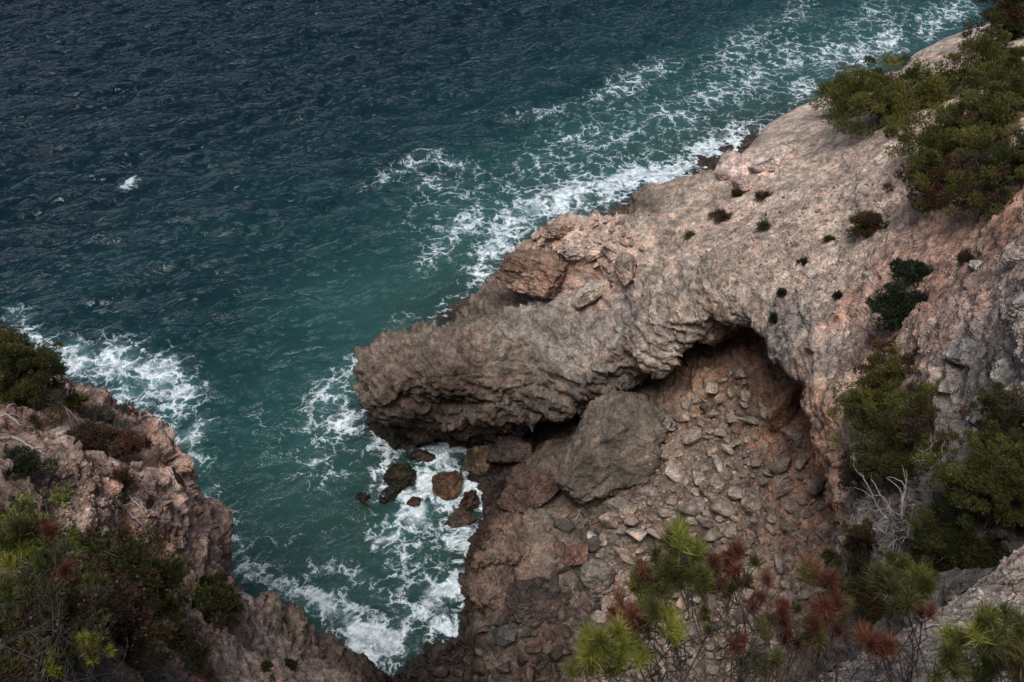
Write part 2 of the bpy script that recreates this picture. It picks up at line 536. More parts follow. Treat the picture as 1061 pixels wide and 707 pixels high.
HV = 0.25
GX, GY, GZ = np.arange(-28, 44, HV), np.arange(-3, 75, HV), np.arange(-2.6, 28, HV)
X2, Y2 = np.meshgrid(GX, GY, indexing='ij')
TA, TB, TF = rA(X2, Y2), rB(X2, Y2), np.clip(rF(X2, Y2), -18, 12)
dA, dB = poly_sdf(X2, Y2, A_POLY), poly_sdf(X2, Y2, B_POLY)
dL, (zL, depL) = line_near(X2, Y2, LIPW)
# break the plan outlines up so that no edge runs straight
wob = np.stack([X2.ravel(), Y2.ravel(), 0 * X2.ravel()], 1)
wv = (0.45 * perlin(wob / 3.1) + 0.25 * perlin(wob / 1.2 + 7)).reshape(X2.shape)
dA, dB = dA + wv * 0.8, dB + wv * 0.8
dL = np.maximum(dL + wv, 0)
RF = zL - (zL - TF + 1.0) * np.clip(dL / depL, 0, 3) ** 1.6
RF = np.where(dA < -1.0, TF - 50, RF)
run = 0.30 * sstep(0.5, 4.0, dL)
Zg = GZ[None, None, :]
e = lambda a: a[:, :, None].astype(np.float32)
fA = smin(e(TA) - Zg, e(dA) + e(run) * np.minimum(e(TA) - Zg, 14), 0.9)
fA = smin(fA, Zg - e(RF), 0.45)
fF = (e(TF) - Zg).astype(np.float32)
runB = 0.09
fB = smin(e(TB) - Zg, e(dB) + runB * np.minimum(e(TB) - Zg, 14), 0.9)
FLD = smax(smax(fA, fF, 0.35), fB, 0.35).astype(np.float32)
LAND0 = FLD[:, :, int(round((0 + 2.6) / HV))]
for a in (0, -1):
    FLD[a] = np.minimum(FLD[a], -0.1); FLD[:, a] = np.minimum(FLD[:, a], -0.1)
FLD[:, :, 0] = -0.1
TV, TQ = surface_nets(FLD, np.array([GX[0], GY[0], GZ[0]]), HV)
# drop the side skirts of the block
c = TV[TQ].mean(1)
keep = (c[:, 2] > GZ[0] + 0.6) & (c[:, 0] > GX[0] + 0.8) & (c[:, 0] < GX[-1] - 0.8) & (c[:, 1] > GY[0] + 0.8) & (c[:, 1] < GY[-1] - 0.8)
TQ = TQ[keep]
print("terrain base", len(TV), len(TQ), round(time.time() - T0, 1))

# which body each base vertex belongs to (0 headland, 1 cliff, 2 cove ground)
def bilin(G, x, y, x0, y0, h):
    u = np.clip((x - x0) / h, 0, G.shape[0] - 1.001)
    v = np.clip((y - y0) / h, 0, G.shape[1] - 1.001)
    i, j = u.astype(int), v.astype(int)
    fu, fv = u - i, v - j
    return (G[i, j] * (1 - fu) + G[i + 1, j] * fu) * (1 - fv) + (G[i, j + 1] * (1 - fu) + G[i + 1, j + 1] * fu) * fv


BVH0 = BVHTree.FromPolygons(TV.tolist(), TQ.tolist())


def hit(px, py, bvh=None):
    d = Vector(ray(px, py)).normalized()
    r = (bvh or BVH0).ray_cast(Vector((0, 0, CAM_H)), d)
    return r[0]


# colour zones, partly with shading in them: photo x, photo y, linear colour, relief amplitude
PINK, TAN, GREYT = (.43, .34, .28), (.35, .28, .23), (.25, .217, .19)
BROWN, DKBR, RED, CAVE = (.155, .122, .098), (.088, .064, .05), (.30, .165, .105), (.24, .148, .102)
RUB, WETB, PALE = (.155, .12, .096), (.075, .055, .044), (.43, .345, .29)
ZONES = [(450, 360, BROWN, .55), (400, 385, BROWN, .6), (500, 330, BROWN, .55), (480, 400, DKBR, .6), (410, 415, DKBR, .5), (520, 380, BROWN, .5), (560, 340, GREYT, .32), (600, 360, GREYT, .35), (560, 410, BROWN, .5), (620, 400, BROWN, .5),  # headland rock is brown; its front is darker still, shading put into the colour
         (650, 330, GREYT, .3), (680, 360, TAN, .35), (700, 300, TAN, .3), (660, 260, TAN, .25), (690, 225, TAN, .2), (670, 210, BROWN, .35), (600, 245, (.44, .33, .27), .45), (640, 255, (.44, .34, .28), .45), (570, 258, (.36, .25, .195), .5), (620, 278, (.34, .22, .165), .4), (740, 240, PINK, .15), (800, 200, PINK, .15), (760, 290, TAN, .22), (700, 195, TAN, .2),
         (800, 160, PINK, .15), (850, 110, PALE, .05), (800, 135, PALE, .06), (920, 82, PALE, .05), (975, 50, PALE, .05), (768, 158, BROWN, .3), (850, 220, PINK, .16), (900, 190, PINK, .2), (850, 300, PINK, .2), (820, 340, GREYT, .25), (900, 300, (.36, .235, .185), .16),
         (980, 290, (.32, .195, .145), .16), (1040, 240, (.30, .185, .135), .2), (960, 370, (.36, .25, .20), .2), (1030, 370, (.26, .225, .20), .2), (1050, 320, (.28, .22, .19), .2), (1000, 420, (.24, .20, .175), .22), (860, 380, TAN, .25), (845, 420, (.42, .265, .18), .3), (862, 480, (.44, .265, .175), .3), (838, 500, (.40, .235, .155), .3), (850, 530, (.40, .235, .155), .3),
         (868, 560, (.36, .21, .14), .3), (950, 500, (.16, .13, .11), .3), (900, 430, TAN, .25), (1040, 540, (.14, .12, .10), .3), (900, 590, (.15, .12, .10), .3),
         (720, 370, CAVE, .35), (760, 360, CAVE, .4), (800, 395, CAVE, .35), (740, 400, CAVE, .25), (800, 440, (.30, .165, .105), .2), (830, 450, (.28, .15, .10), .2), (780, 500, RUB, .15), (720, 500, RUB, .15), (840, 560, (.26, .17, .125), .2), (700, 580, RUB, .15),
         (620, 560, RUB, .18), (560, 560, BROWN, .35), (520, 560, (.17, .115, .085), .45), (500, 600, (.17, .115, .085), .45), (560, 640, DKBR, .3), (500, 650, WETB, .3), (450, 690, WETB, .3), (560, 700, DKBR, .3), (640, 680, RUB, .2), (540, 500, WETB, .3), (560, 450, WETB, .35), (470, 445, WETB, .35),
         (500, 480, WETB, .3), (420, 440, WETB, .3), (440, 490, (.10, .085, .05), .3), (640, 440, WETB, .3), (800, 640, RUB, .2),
         (60, 385, PALE, .3), (110, 410, (.46, .37, .31), .3), (150, 440, (.44, .34, .285), .35), (185, 490, (.50, .335, .265), .45), (150, 520, (.45, .31, .25), .4), (195, 540, (.50, .345, .275), .45), (215, 580, (.48, .315, .24), .45), (120, 470, (.24, .15, .115), .3), (60, 500, (.20, .14, .11), .3), (170, 600, (.44, .30, .24), .4),
         (100, 560, (.30, .215, .175), .3), (30, 560, (.2, .15, .12), .3), (60, 650, (.12, .095, .075), .3), (230, 650, (.30, .16, .10), .35), (205, 690, (.22, .14, .10), .3), (262, 680, (.54, .43, .36), .18), (250, 672, (.54, .43, .36), .18), (276, 694, (.52, .42, .35), .2), (284, 676, (.46, .36, .30), .2), (240, 694, (.42, .32, .26), .2), (255, 645, TAN, .25), (300, 665, (.19, .14, .11), .35), (350, 685, (.12, .085, .065), .35), (390, 700, WETB, .3),
         (250, 540, (.10, .10, .07), .3), (400, 570, (.07, .06, .045), .4), (350, 540, (.05, .045, .035), .5), (320, 430, (.14, .14, .11), .3)]
ZP, ZC, ZA = [], [], []
for zx, zy, zc, za in ZONES:
    h_ = hit(zx, zy)
    if h_ is not None:
        ZP.append(h_); ZC.append(zc); ZA.append(za)
ZP, ZC, ZA = np.array(ZP, np.float32), np.array(ZC, np.float32), np.array(ZA, np.float32)


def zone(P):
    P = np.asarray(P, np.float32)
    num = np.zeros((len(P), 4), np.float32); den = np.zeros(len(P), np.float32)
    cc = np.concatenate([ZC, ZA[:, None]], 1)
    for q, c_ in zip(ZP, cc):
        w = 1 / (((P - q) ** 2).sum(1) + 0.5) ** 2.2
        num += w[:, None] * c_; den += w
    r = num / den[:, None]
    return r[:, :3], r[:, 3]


def strata_warp(P):
    return P + 0.5 * np.stack([perlin(P / 2.7), perlin(P / 2.7 + 31), perlin(P / 2.7 + 57)], 1)


def relief(P, amp):
    wp = strata_warp(P)
    h = 0.75 * perlin(P / 2.6) + 0.25 * ridged(P / 1.1 + 3) * np.clip(amp * 2, 0, 1)
    h += 0.9 * facets(wp / np.array([3.8, 3.4, 2.2]) + 41)
    h += 0.95 * facets(wp / np.array([1.9, 1.6, 0.95])) + 0.60 * facets(wp / np.array([.72, .66, .46]) + 11) + 0.34 * facets(wp / 0.30 + 23)
    zz = wp[:, 2] / 0.55 + 0.25 * wp[:, 0] + 0.5 * perlin(P / 0.9 + 4)
    h += 0.16 * (np.abs((zz % 1) - 0.35) < 0.3) * (0.3 + _cell[np.floor(zz).astype(int) & 255, 2])
    h += 0.16 * perlin(P / 0.35 + 9) + 0.10 * ridged(P / 0.17 + 5)
    return h * amp


def infrustum(P, m):
    px, py, D = project(P)
    return (np.abs(px - PW / 2) < PW / 2 * m) & (np.abs(py - PH / 2) < PH / 2 * m) & (D > 1)


TV, TQ, _ = subdivide(TV, TQ, np.ones(len(TQ), bool))
sel = infrustum(TV[TQ].mean(1), 1.12) & (TV[TQ].mean(1)[:, 2] > -1.3)
nrm = vnormals(TV, TQ)
fc = TV[TQ].mean(1)
vd = fc - np.array([0, 0, CAM_H])
facing = (vd * nrm[TQ[:, 0]]).sum(1) < 0.35 * np.linalg.norm(vd, axis=1)
sel &= facing
TV, TQ, _ = subdivide(TV, TQ, sel)
nrm = vnormals(TV, TQ)
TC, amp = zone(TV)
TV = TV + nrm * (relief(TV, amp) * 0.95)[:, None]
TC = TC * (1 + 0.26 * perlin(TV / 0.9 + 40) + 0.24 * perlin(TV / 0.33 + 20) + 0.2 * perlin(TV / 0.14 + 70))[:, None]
gp = sstep(0.05, 0.45, perlin(TV / 1.7 + 13) + 0.5 * perlin(TV / 0.5 + 3))[:, None]
TC = TC * (1 - 0.2 * gp) + 0.2 * gp * TC.mean(1)[:, None] * np.array([.92, .86, .80])
print("terrain", len(TV), len(TQ), round(time.time() - T0, 1))
cen = TV[TQ].mean(1)
ca = bilin(TA, cen[:, 0], cen[:, 1], GX[0], GY[0], HV)
tf_ = bilin(TF, cen[:, 0], cen[:, 1], GX[0], GY[0], HV)
da_ = bilin(dA, cen[:, 0], cen[:, 1], GX[0], GY[0], HV)
db_ = bilin(dB, cen[:, 0], cen[:, 1], GX[0], GY[0], HV)
isF = cen[:, 2] < tf_ + 0.45
isB = ~isF & (db_ > da_)
isA = ~isF & ~isB


def submesh(name, mask, mat):
    q = TQ[mask]
    u, inv = np.unique(q, return_inverse=True)
    return make_mesh(name, TV[u], inv.reshape(q.shape), mat, True, TC[u])


link("headland", submesh("headland", isA, M_ROCK), kind="structure")
link("cliff", submesh("cliff", isB, M_ROCK), kind="structure")
link("cove_ground", submesh("cove_ground", isF, M_ROCK), kind="structure")
BVH = BVHTree.FromPolygons(TV.tolist(), TQ.tolist())

# ------------------------------------------------------------------ near ledge of the viewpoint
# ------------------------------------------------------------------ sea: spectrum of short waves over a light swell
N, L = 1024, 120.0
rs = np.random.RandomState(4)
k1 = np.fft.fftfreq(N, L / N / (2 * np.pi))
KX, KY = np.meshgrid(k1, k1, indexing='ij')
KK = np.sqrt(KX ** 2 + KY ** 2) + 1e-9


def spectrum(v, wd, rms, spread, cut):
    lw = v * v / 9.81
    cs = (KX * wd[0] + KY * wd[1]) / KK
    ph = np.exp(-1 / (KK * lw) ** 2) / KK ** 4 * np.abs(cs) ** spread * np.exp(-(KK * cut) ** 2)
    ph = np.where(cs < 0, ph * 0.15, ph)
    ph[0, 0] = 0
    a = np.sqrt(ph) * (rs.normal(size=KK.shape) + 1j * rs.normal(size=KK.shape))
    h = np.fft.ifft2(a).real
    s = rms / h.std()
    return a * s


sp = spectrum(2.5, (0.55, -0.83), 0.095, 3.0, 0.05) + spectrum(4.6, (0.72, -0.69), 0.12, 6.0, 0.14) + spectrum(1.3, (0.1, -0.99), 0.024, 1.0, 0.03)
SH = np.fft.ifft2(sp).real
SDX = np.fft.ifft2(-1j * KX / KK * sp).real
SDY = np.fft.ifft2(-1j * KY / KK * sp).real
sx = (np.arange(N) * L / N) - 60.0
sy = np.arange(N) * L / N + 2.0
jy = sy < 106
SX, SY = np.meshgrid(sx, sy[jy], indexing='ij')
SH, SDX, SDY = SH[:, jy], SDX[:, jy], SDY[:, jy]
fx, fy = np.arange(-62, 62.5, 0.5), np.arange(0, 124, 0.5)
FG = np.clip(rF(*np.meshgrid(fx, fy, indexing='ij')), -18, 12)
DEP = -bilin(FG, SX, SY, fx[0], fy[0], 0.5)
shore = bilin(LAND0, SX, SY, GX[0], GY[0], HV)
shore = np.where((SX < GX[0] + 1) | (SX > GX[-1] - 1) | (SY > GY[-1] - 1), -9, shore)
# foam: photo x, photo y, half width, half height (photo pixels), turn, density
FOAM = [(480, 235, 34, 14, -.6, .62), (520, 250, 34, 20, -.6, .72), (500, 285, 20, 22, -.9, .68), (545, 222, 40, 18, -.45, .72), (590, 205, 42, 18, -.4, .80), (640, 188, 44, 16, -.35, .92), (690, 178, 40, 13, -.3, .95), (735, 160, 32, 16, -.5, .98), (760, 145, 20, 14, -.6, .9),
        (420, 172, 40, 10, -.5, .40), (445, 190, 26, 12, .1, .38), (470, 168, 30, 8, .2, .38), (560, 115, 36, 8, -.2, .36), (650, 85, 48, 14, -.4, .44), (680, 72, 30, 10, -.3, .42), (600, 140, 44, 10, -.2, .36), (560, 165, 40, 12, -.3, .40), (700, 120, 40, 12, .2, .44), (640, 145, 40, 10, -.3, .40), (740, 95, 40, 12, -.4, .46),
        (780, 80, 44, 12, -.5, .52), (770, 50, 44, 12, -.5, .46), (810, 60, 40, 16, -.4, .5), (860, 55, 34, 16, -.4, .56), (830, 90, 26, 10, -.4, .66), (890, 55, 30, 14, -.5, .72), (920, 40, 28, 12, -.4, .7), (965, 22, 34, 10, -.4, .62), (820, 20, 46, 12, -.5, .36), (900, 15, 46, 10, -.4, .42), (990, 10, 30, 10, -.3, .6),
        (640, 140, 130, 40, -.35, .29), (780, 72, 110, 36, -.5, .32), (470, 205, 60, 36, -.5, .28), (900, 35, 90, 24, -.4, .34), (560, 190, 70, 34, -.4, .32), (330, 470, 60, 40, .3, .24), (140, 395, 90, 36, .4, .36),
        (30, 358, 34, 12, .4, .78), (75, 372, 36, 15, .3, .84), (120, 378, 34, 20, .2, .76), (160, 390, 34, 22, .3, .78), (185, 415, 22, 26, .6, .68), (195, 450, 14, 24, 1.2, .60), (200, 480, 12, 20, 1.4, .58), (210, 510, 9, 20, 1.4, .5), (225, 545, 12, 24, 1.2, .38), (135, 410, 30, 14, .3, .8), (20, 330, 20, 10, .3, .4),
        (345, 410, 26, 24, -.9, .58), (365, 385, 16, 16, -.9, .54), (355, 440, 30, 18, -.4, .66), (325, 435, 18, 22, .5, .5), (390, 462, 26, 14, .2, .66), (330, 470, 16, 18, .6, .42), (345, 495, 24, 8, -.6, .34), (405, 455, 14, 10, .2, .75), (260, 440, 24, 24, 1.2, .2),
        (478, 462, 24, 12, .1, 1.0), (452, 470, 24, 16, .3, 1.1), (418, 512, 26, 10, .2, 1.0), (462, 518, 22, 8, .1, 1.0), (478, 548, 18, 8, .2, 1.0), (396, 490, 12, 14, 1.2, .8), (440, 500, 16, 20, -.9, .95), (428, 530, 22, 22, -.5, 1.05), (410, 550, 18, 24, -.8, .72), (395, 555, 14, 22, -.9, .6), (492, 505, 24, 28, -1.2, 1.05), (505, 458, 24, 12, .2, 1.0), (470, 540, 24, 12, -.3, .6), (487, 560, 14, 30, 1.4, 1.0), (478, 605, 16, 34, 1.4, 1.0), (462, 650, 18, 20, -.9, .9), (440, 600, 24, 24, .4, .42),
        (390, 665, 38, 20, .1, .98), (345, 632, 40, 16, .35, .86), (300, 612, 36, 14, .3, .72), (258, 592, 24, 12, .3, .55), (425, 640, 34, 12, -.4, .7), (370, 600, 34, 14, .5, .48), (415, 600, 26, 10, .8, .46), (400, 625, 30, 10, .2, .55), (330, 590, 30, 10, .3, .40), (245, 565, 16, 16, .6, .4), (380, 680, 26, 10, .2, 1.0), (300, 560, 40, 12, .2, .22), (420, 575, 24, 14, -.8, .6), (450, 620, 22, 16, -.5, .6),
        (134, 187, 7, 3, -.2, .8), (128, 190, 10, 2, -.3, .55), (120, 250, 20, 8, .2, .14), (240, 160, 20, 6, 0, .1), (450, 268, 20, 10, -.4, .4), (420, 330, 24, 8, -.2, .22), (455, 320, 24, 8, -.5, .35)]
FO = np.zeros(SX.shape)
for fx_, fy_, a_, b_, r_, d_ in FOAM:
    q = at(fx_, fy_, 0)
    m = depth_of(q) / FPX
    syy = m / (CAM_H / np.linalg.norm(q - np.array([0, 0, CAM_H])))
    u, v = (SX - q[0]) / m, (SY - q[1]) / syy
    cu, cv_ = u * math.cos(r_) - v * math.sin(r_), u * math.sin(r_) + v * math.cos(r_)
    FO = np.maximum(FO, d_ * np.exp(-((cu / a_) ** 2 + (cv_ / b_) ** 2) * 0.8)) + 0.12 * d_ * np.exp(-((cu / a_) ** 2 + (cv_ / b_) ** 2))
FO = np.minimum(FO * (0.88 - 0.16 * sstep(14, 24, SX)), 1.0)
cove = sstep(-0.9, 0.1, shore)
FO = np.maximum(FO, cove * 0.42)
calm = sstep(0.0, 5.0, DEP) * 0.55 + 0.45
Vs = np.stack([SX + SDX * 0.95 * calm, SY + SDY * 0.95 * calm, SH * calm + 0.26 * FO ** 2 * perlin(np.stack([SX.ravel() / 0.9, SY.ravel() / 0.9, 0 * SX.ravel()], 1)).reshape(SX.shape)], -1).reshape(-1, 3)
n0, n1_ = SX.shape
ii = np.arange(n0 * n1_).reshape(n0, n1_)
Qs = np.stack([ii[:-1, :-1], ii[1:, :-1], ii[1:, 1:], ii[:-1, 1:]], -1).reshape(-1, 4)
qx, qy = SX[:-1, :-1].ravel(), SY[:-1, :-1].ravel()
shq, dpq = shore[:-1, :-1].ravel(), DEP[:-1, :-1].ravel()
Qs = Qs[(shq < 0.9)]
u, inv = np.unique(Qs, return_inverse=True)
Qs = inv.reshape(Qs.shape)
Vs, fo_, de_ = Vs[u], FO.ravel()[u], DEP.ravel()[u]
# open sea beyond the wave field
x0, x1, y0, y1, R = sx[0], sx[-1], sy[0], sy[jy][-1], 2500
ring = np.array([(-R, -R, 0), (R, -R, 0), (R, R, 0), (-R, R, 0), (x0, y0, 0), (x1, y0, 0), (x1, y1, 0), (x0, y1, 0)], float)
rq = np.array([(0, 1, 5, 4), (1, 2, 6, 5), (2, 3, 7, 6), (3, 0, 4, 7)]) + len(Vs)
Vs = np.concatenate([Vs, ring]); Qs = np.concatenate([Qs, rq])
fo_ = np.append(fo_, np.zeros(8)); de_ = np.append(de_, np.full(8, 16.0))
link("sea", make_mesh("sea", Vs, Qs, water_material(), True, floats={"foam": fo_, "depth": np.maximum(de_, 0.02)}), kind="structure")
link("seabed", make_mesh("seabed", np.array([(-R, -R, -18.5), (R, -R, -18.5), (R, R, -18.5), (-R, R, -18.5)]), np.array([(0, 1, 2, 3)]), M_ROCK, True, np.full((4, 3), 0.08)), kind="structure")
print("sea", len(Vs), round(time.time() - T0, 1))

# ------------------------------------------------------------------ the viewpoint's own gravel ledge
def ledge():
    E = np.array([(8.0, 8.6, 26.0), (5.6, 6.4, 26.3), tuple(at(1075, 548, 26.6)), tuple(at(1010, 598, 26.7)), tuple(at(950, 640, 26.9)), tuple(at(880, 682, 27.0)), tuple(at(800, 726, 27.2)), (0.2, 2.15, 27.5), (-1.6, 1.2, 28.0)])
    Bk = np.array([(12, 2, 31), (10, 0, 31), (8, -2, 31), (6, -2.5, 31), (4.5, -3, 31), (3, -3, 31), (1, -3, 31), (-1, -3, 31), (-3, -3, 31)], float)
    ns, nt = 420, 200
    s = np.linspace(0, len(E) - 1.001, ns)
    i = s.astype(int); fr = (s - i)[:, None]
    e_ = E[i] * (1 - fr) + E[i + 1] * fr
    b_ = Bk[i] * (1 - fr) + Bk[i + 1] * fr
    t = np.linspace(0, 1, nt) ** 1.3
    top = e_[:, None] * (1 - t)[None, :, None] + b_[:, None] * t[None, :, None]
    top[:, :, 2] += -0.06 * np.exp(-(t / 0.01))[None]
    sk = []
    for k, dz in enumerate((7, 4.5, 2.6, 1.4, 0.7, 0.35, 0.15, 0.05)):
        q = e_.copy(); q[:, 2] -= dz; q[:, 1] -= 0.10 * dz; q[:, 0] += 0.06 * dz
        sk.append(q)
    G = np.concatenate([np.stack(sk, 1), top], 1)
    m = G.shape[1]
    V = G.reshape(-1, 3)
    ii = np.arange(ns * m).reshape(ns, m)
    Q = np.stack([ii[:-1, :-1], ii[:-1, 1:], ii[1:, 1:], ii[1:, :-1]], -1).reshape(-1, 4)
    n = vnormals(V, Q)
    if n[len(n) // 2, 2] < 0:
        Q = Q[:, ::-1]; n = -n
    V = V + n * (0.04 * perlin(V / 0.5) + 0.025 * perlin(V / 0.15) + 0.012 * ridged(V / 0.06))[:, None]
    red = sstep(0.3, 1.6, V[:, 0] - 2.6 + 0.8 * perlin(V / 0.9))[:, None]
    C_ = np.array([.24, .205, .175]) * (1 - red) + np.array([.26, .185, .145]) * red
    return make_mesh("ledge", V, Q, M_ROCK, True, C_ * (1 + .3 * perlin(V / 0.25))[:, None]), V, Q


me_, LV, LQ = ledge()
link("ledge", me_, kind="structure")
BVHL = BVHTree.FromPolygons(LV.tolist(), LQ.tolist())

# ------------------------------------------------------------------ rocks
import bmesh
_ico = {}


def ico(n):
    if n not in _ico:
        b = bmesh.new()
        bmesh.ops.create_icosphere(b, subdivisions=n, radius=1)
        V = np.array([v.co[:] for v in b.verts]); F = np.array([[v.index for v in f.verts] for f in b.faces])
        b.free()
        _ico[n] = (V, F)
    return _ico[n]


def rock_shape(dims, seed, sub=5, cuts=12, rough=0.1, layers=0.0, blocky=0.0, lo=0.46):
    r = np.random.RandomState(seed)
    V, F = ico(sub)
    V = V.copy()
    for _ in range(cuts):
        n = r.normal(size=3); n /= np.linalg.norm(n)
        d = r.uniform(lo, 0.84)
        ex = np.maximum(V @ n - d, 0)
        V -= ex[:, None] * n * 0.93
    V *= np.array(dims)
    s = float(np.mean(dims))
    o = seed * 3.7
    N = vnormals(V, F)
    q = V / s
    h = 0.6 * perlin(q * 1.3 + o) + 0.7 * facets(q * 2.1 + o) + 0.42 * facets(q * 4.6 + o) + 0.2 * facets(q * 10 + o) + 0.12 * perlin(q * 8 + o) + 0.1 * perlin(q * 22 + o)
    if blocky:
        f1, f2, cv = worley(q * np.array([4.2, 4.2, 6.5]) + o)
        h += blocky * ((cv - .5) * sstep(.02, .15, f2 - f1) - .5 * (1 - sstep(0, .1, f2 - f1)))
        f1, f2, cv = worley(q * 11 + o)
        h += 0.5 * blocky * (cv - .5) * sstep(.02, .2, f2 - f1)
    if layers:
        zz = q[:, 2] * 7 + 1.2 * perlin(q * 1.5 + o)
        h += layers * (np.abs((zz % 1) - .5) * 2 - .5 + 0.8 * (_cell[(np.floor(zz).astype(int)) & 255, 1] - .5))
    return V + N * (h * rough * s)[:, None], F


def view_m(p):
    return depth_of(p) / FPX


def pull(px, py, up, bvh=None):
    """ground point seen at a pixel, moved towards the viewer by `up` metres"""
    h = hit(px, py, bvh or BVH)
    d = ray(px, py); d /= np.linalg.norm(d)
    return np.array(h) - d * up


def rock_tint(V, col, r):
    o = r.uniform(0, 50)
    s = np.ptp(V, axis=0).mean()
    k = 1 + .35 * perlin(V / s * 3 + o) + .22 * perlin(V / s * 9 + o)
    return np.clip(np.array(col) * k[:, None], .01, .6)


def boulder(px, py, w, h, col, label, seed, name="boulder", sub=5, depth=0.85, tall=None, rz=0.0, tilt=0.0, sink=0.45, z=None, group=None, rough=0.10, **kw):
    g = np.array(hit(px, py, BVH)) if z is None else at(px, py, z)
    m = view_m(g)
    rx = w / 2 * m * 1.1
    ry = rx * depth
    el = math.asin((CAM_H - g[2]) / np.linalg.norm(g - np.array([0, 0, CAM_H])))
    v2 = (h / 2 * m * 1.1) ** 2 - (ry * math.sin(el)) ** 2
    rzz = math.sqrt(max(v2, (0.42 * rx) ** 2)) / math.cos(el) if tall is None else tall * rx
    if v2 < (0.42 * rx) ** 2:
        ry = max(0.45 * rx, math.sqrt(max((h / 2 * m * 1.1) ** 2 - (rzz * math.cos(el)) ** 2, 0.01)) / math.sin(el))
    c = pull(px, py, rzz * sink) if z is None else g
    V, F = rock_shape((rx, ry, rzz), seed, sub, rough=rough, **kw)
    me = make_mesh(name, V, F, M_STONE, True, rock_tint(V, col, np.random.RandomState(seed)))
    o = link(name, me, None, label, "boulder" if name == "boulder" else "rock", group, loc=c)
    o.rotation_euler = (0, tilt, rz)
    return o


M_STONE = rock_material("boulder_stone", bump=0.7)
ORNG = (.28, .16, .105)
boulder(606, 258, 70, 34, (.50, .39, .33), "large pale pink block in the layered outcrop at the headland's sea edge", 3, "rock_outcrop", 6, 0.75, rz=.15, tilt=.10, rough=.10, blocky=.7, sink=.3)
boulder(575, 240, 40, 20, (.36, .255, .205), "brown pink block behind the pale layered outcrop, facing the surf", 31, "rock_outcrop", 5, 0.8, rz=.5, rough=.14, blocky=.9, layers=.3)
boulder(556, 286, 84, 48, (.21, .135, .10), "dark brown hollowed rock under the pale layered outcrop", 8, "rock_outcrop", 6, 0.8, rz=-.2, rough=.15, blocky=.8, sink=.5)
boulder(614, 303, 46, 24, (.40, .33, .28), "pale tilted boulder resting below the layered outcrop", 5, rz=.5, tilt=-.25)
boulder(648, 278, 26, 34, (.36, .28, .23), "broken pale block on the inland end of the layered outcrop", 17, rz=1.0, tilt=.4, blocky=.5)
boulder(636, 287, 14, 14, (.38, .32, .28), "small pale stone wedged between outcrop and tilted boulder", 44, sub=4)
boulder(763, 176, 40, 34, (.50, .385, .34), "pink rounded boulder on the ridge crest beside the surf", 9, rz=.3, rough=.11, blocky=.4, sink=.95)
boulder(806, 164, 66, 32, (.54, .43, .38), "long whitish pink boulder lying along the ridge crest", 12, rz=.45, tilt=-.2, rough=.11, blocky=.4, sink=1.0)
boulder(774, 192, 40, 18, (.42, .32, .275), "low pink slab at the foot of the ridge crest boulders", 14, rz=.2, rough=.07)
boulder(634, 466, 120, 104, (.125, .102, .082), "huge dark grey boulder on the rubble below the overhang", 22, sub=6, depth=.85, rz=.4, tilt=-.25, rough=.10, sink=.5, blocky=.5, cuts=9, lo=.5)
boulder(689, 441, 24, 22, (.22, .20, .18), "grey banded rock leaning on the huge dark boulder", 23, rz=.8, tilt=.4, layers=.6)
boulder(612, 424, 28, 18, (.24, .18, .145), "pale brown rock jutting below the overhang lip", 24, rz=.4)
boulder(545, 506, 66, 46, (.085, .052, .043), "dark red brown boulder at the top of the wet shore", 26, sub=6, rz=.3, rough=.13, blocky=.6)
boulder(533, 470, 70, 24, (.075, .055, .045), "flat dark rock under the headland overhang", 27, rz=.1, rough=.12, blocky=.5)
boulder(462, 504, 38, 28, (.27, .165, .105), "orange brown rock in the middle of the surf", 28, z=.1, rough=.14, rz=.4, blocky=.6)
boulder(500, 477, 40, 46, (.24, .175, .12), "tall tan rock at the back of the surf under the overhang", 29, z=.4, rough=.13, rz=.2, blocky=.5)
boulder(476, 540, 30, 28, (.22, .165, .12), "low tan rock awash at the edge of the surf", 30, z=-.1, rough=.15, blocky=.6)
boulder(415, 497, 44, 44, (.075, .065, .032), "mossy green brown rock seaward of the surf", 32, z=-.05, rough=.17, rz=.7, blocky=.8)
boulder(436, 474, 30, 20, (.10, .075, .058), "low wet rock in the surf under the headland tip", 72, z=.05, rough=.15, blocky=.6, rz=.3)
boulder(404, 514, 38, 24, (.06, .055, .032), "flat mossy rock beside the mossy boulder, awash", 73, z=-.12, rough=.16, blocky=.6, rz=.9)
boulder(430, 520, 20, 14, (.13, .09, .06), "small brown rock breaking the surf below the orange brown rock", 74, sub=4, z=.0, rough=.15)
boulder(486, 520, 24, 30, (.20, .145, .10), "narrow tan rock against the shore in the surf", 75, z=.3, rough=.14, blocky=.5)
boulder(440, 441, 52, 26, (.13, .09, .068), "brown rock at the waterline below the headland tip", 33, z=.75, rough=.11, rz=-.2)
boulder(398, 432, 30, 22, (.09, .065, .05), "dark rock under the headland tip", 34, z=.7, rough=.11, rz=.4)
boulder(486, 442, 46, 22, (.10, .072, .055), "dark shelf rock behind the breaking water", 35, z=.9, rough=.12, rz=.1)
boulder(372, 536, 60, 40, (.03, .027, .022), "dark rock just under the water seaward of the surf", 36, z=-.5, rough=.16, tall=.32)
boulder(455, 566, 42, 60, (.055, .045, .038), "dark drowned rock in the middle of the cove", 37, z=-.75, rough=.16, tall=.32)
boulder(424, 316, 84, 26, (.04, .038, .03), "dark drowned reef rock off the headland", 38, z=-1.0, rough=.16, tall=.3)
boulder(760, 138, 56, 26, (.09, .08, .06), "drowned brown rock off the ridge", 39, z=-.7, rough=.16, tall=.3)
boulder(528, 575, 84, 62, (.16, .112, .083), "broad brown shore ledge stepping down to the surf", 40, "rock_outcrop", 6, .9, rz=.4, rough=.14, blocky=.9, sink=.12)
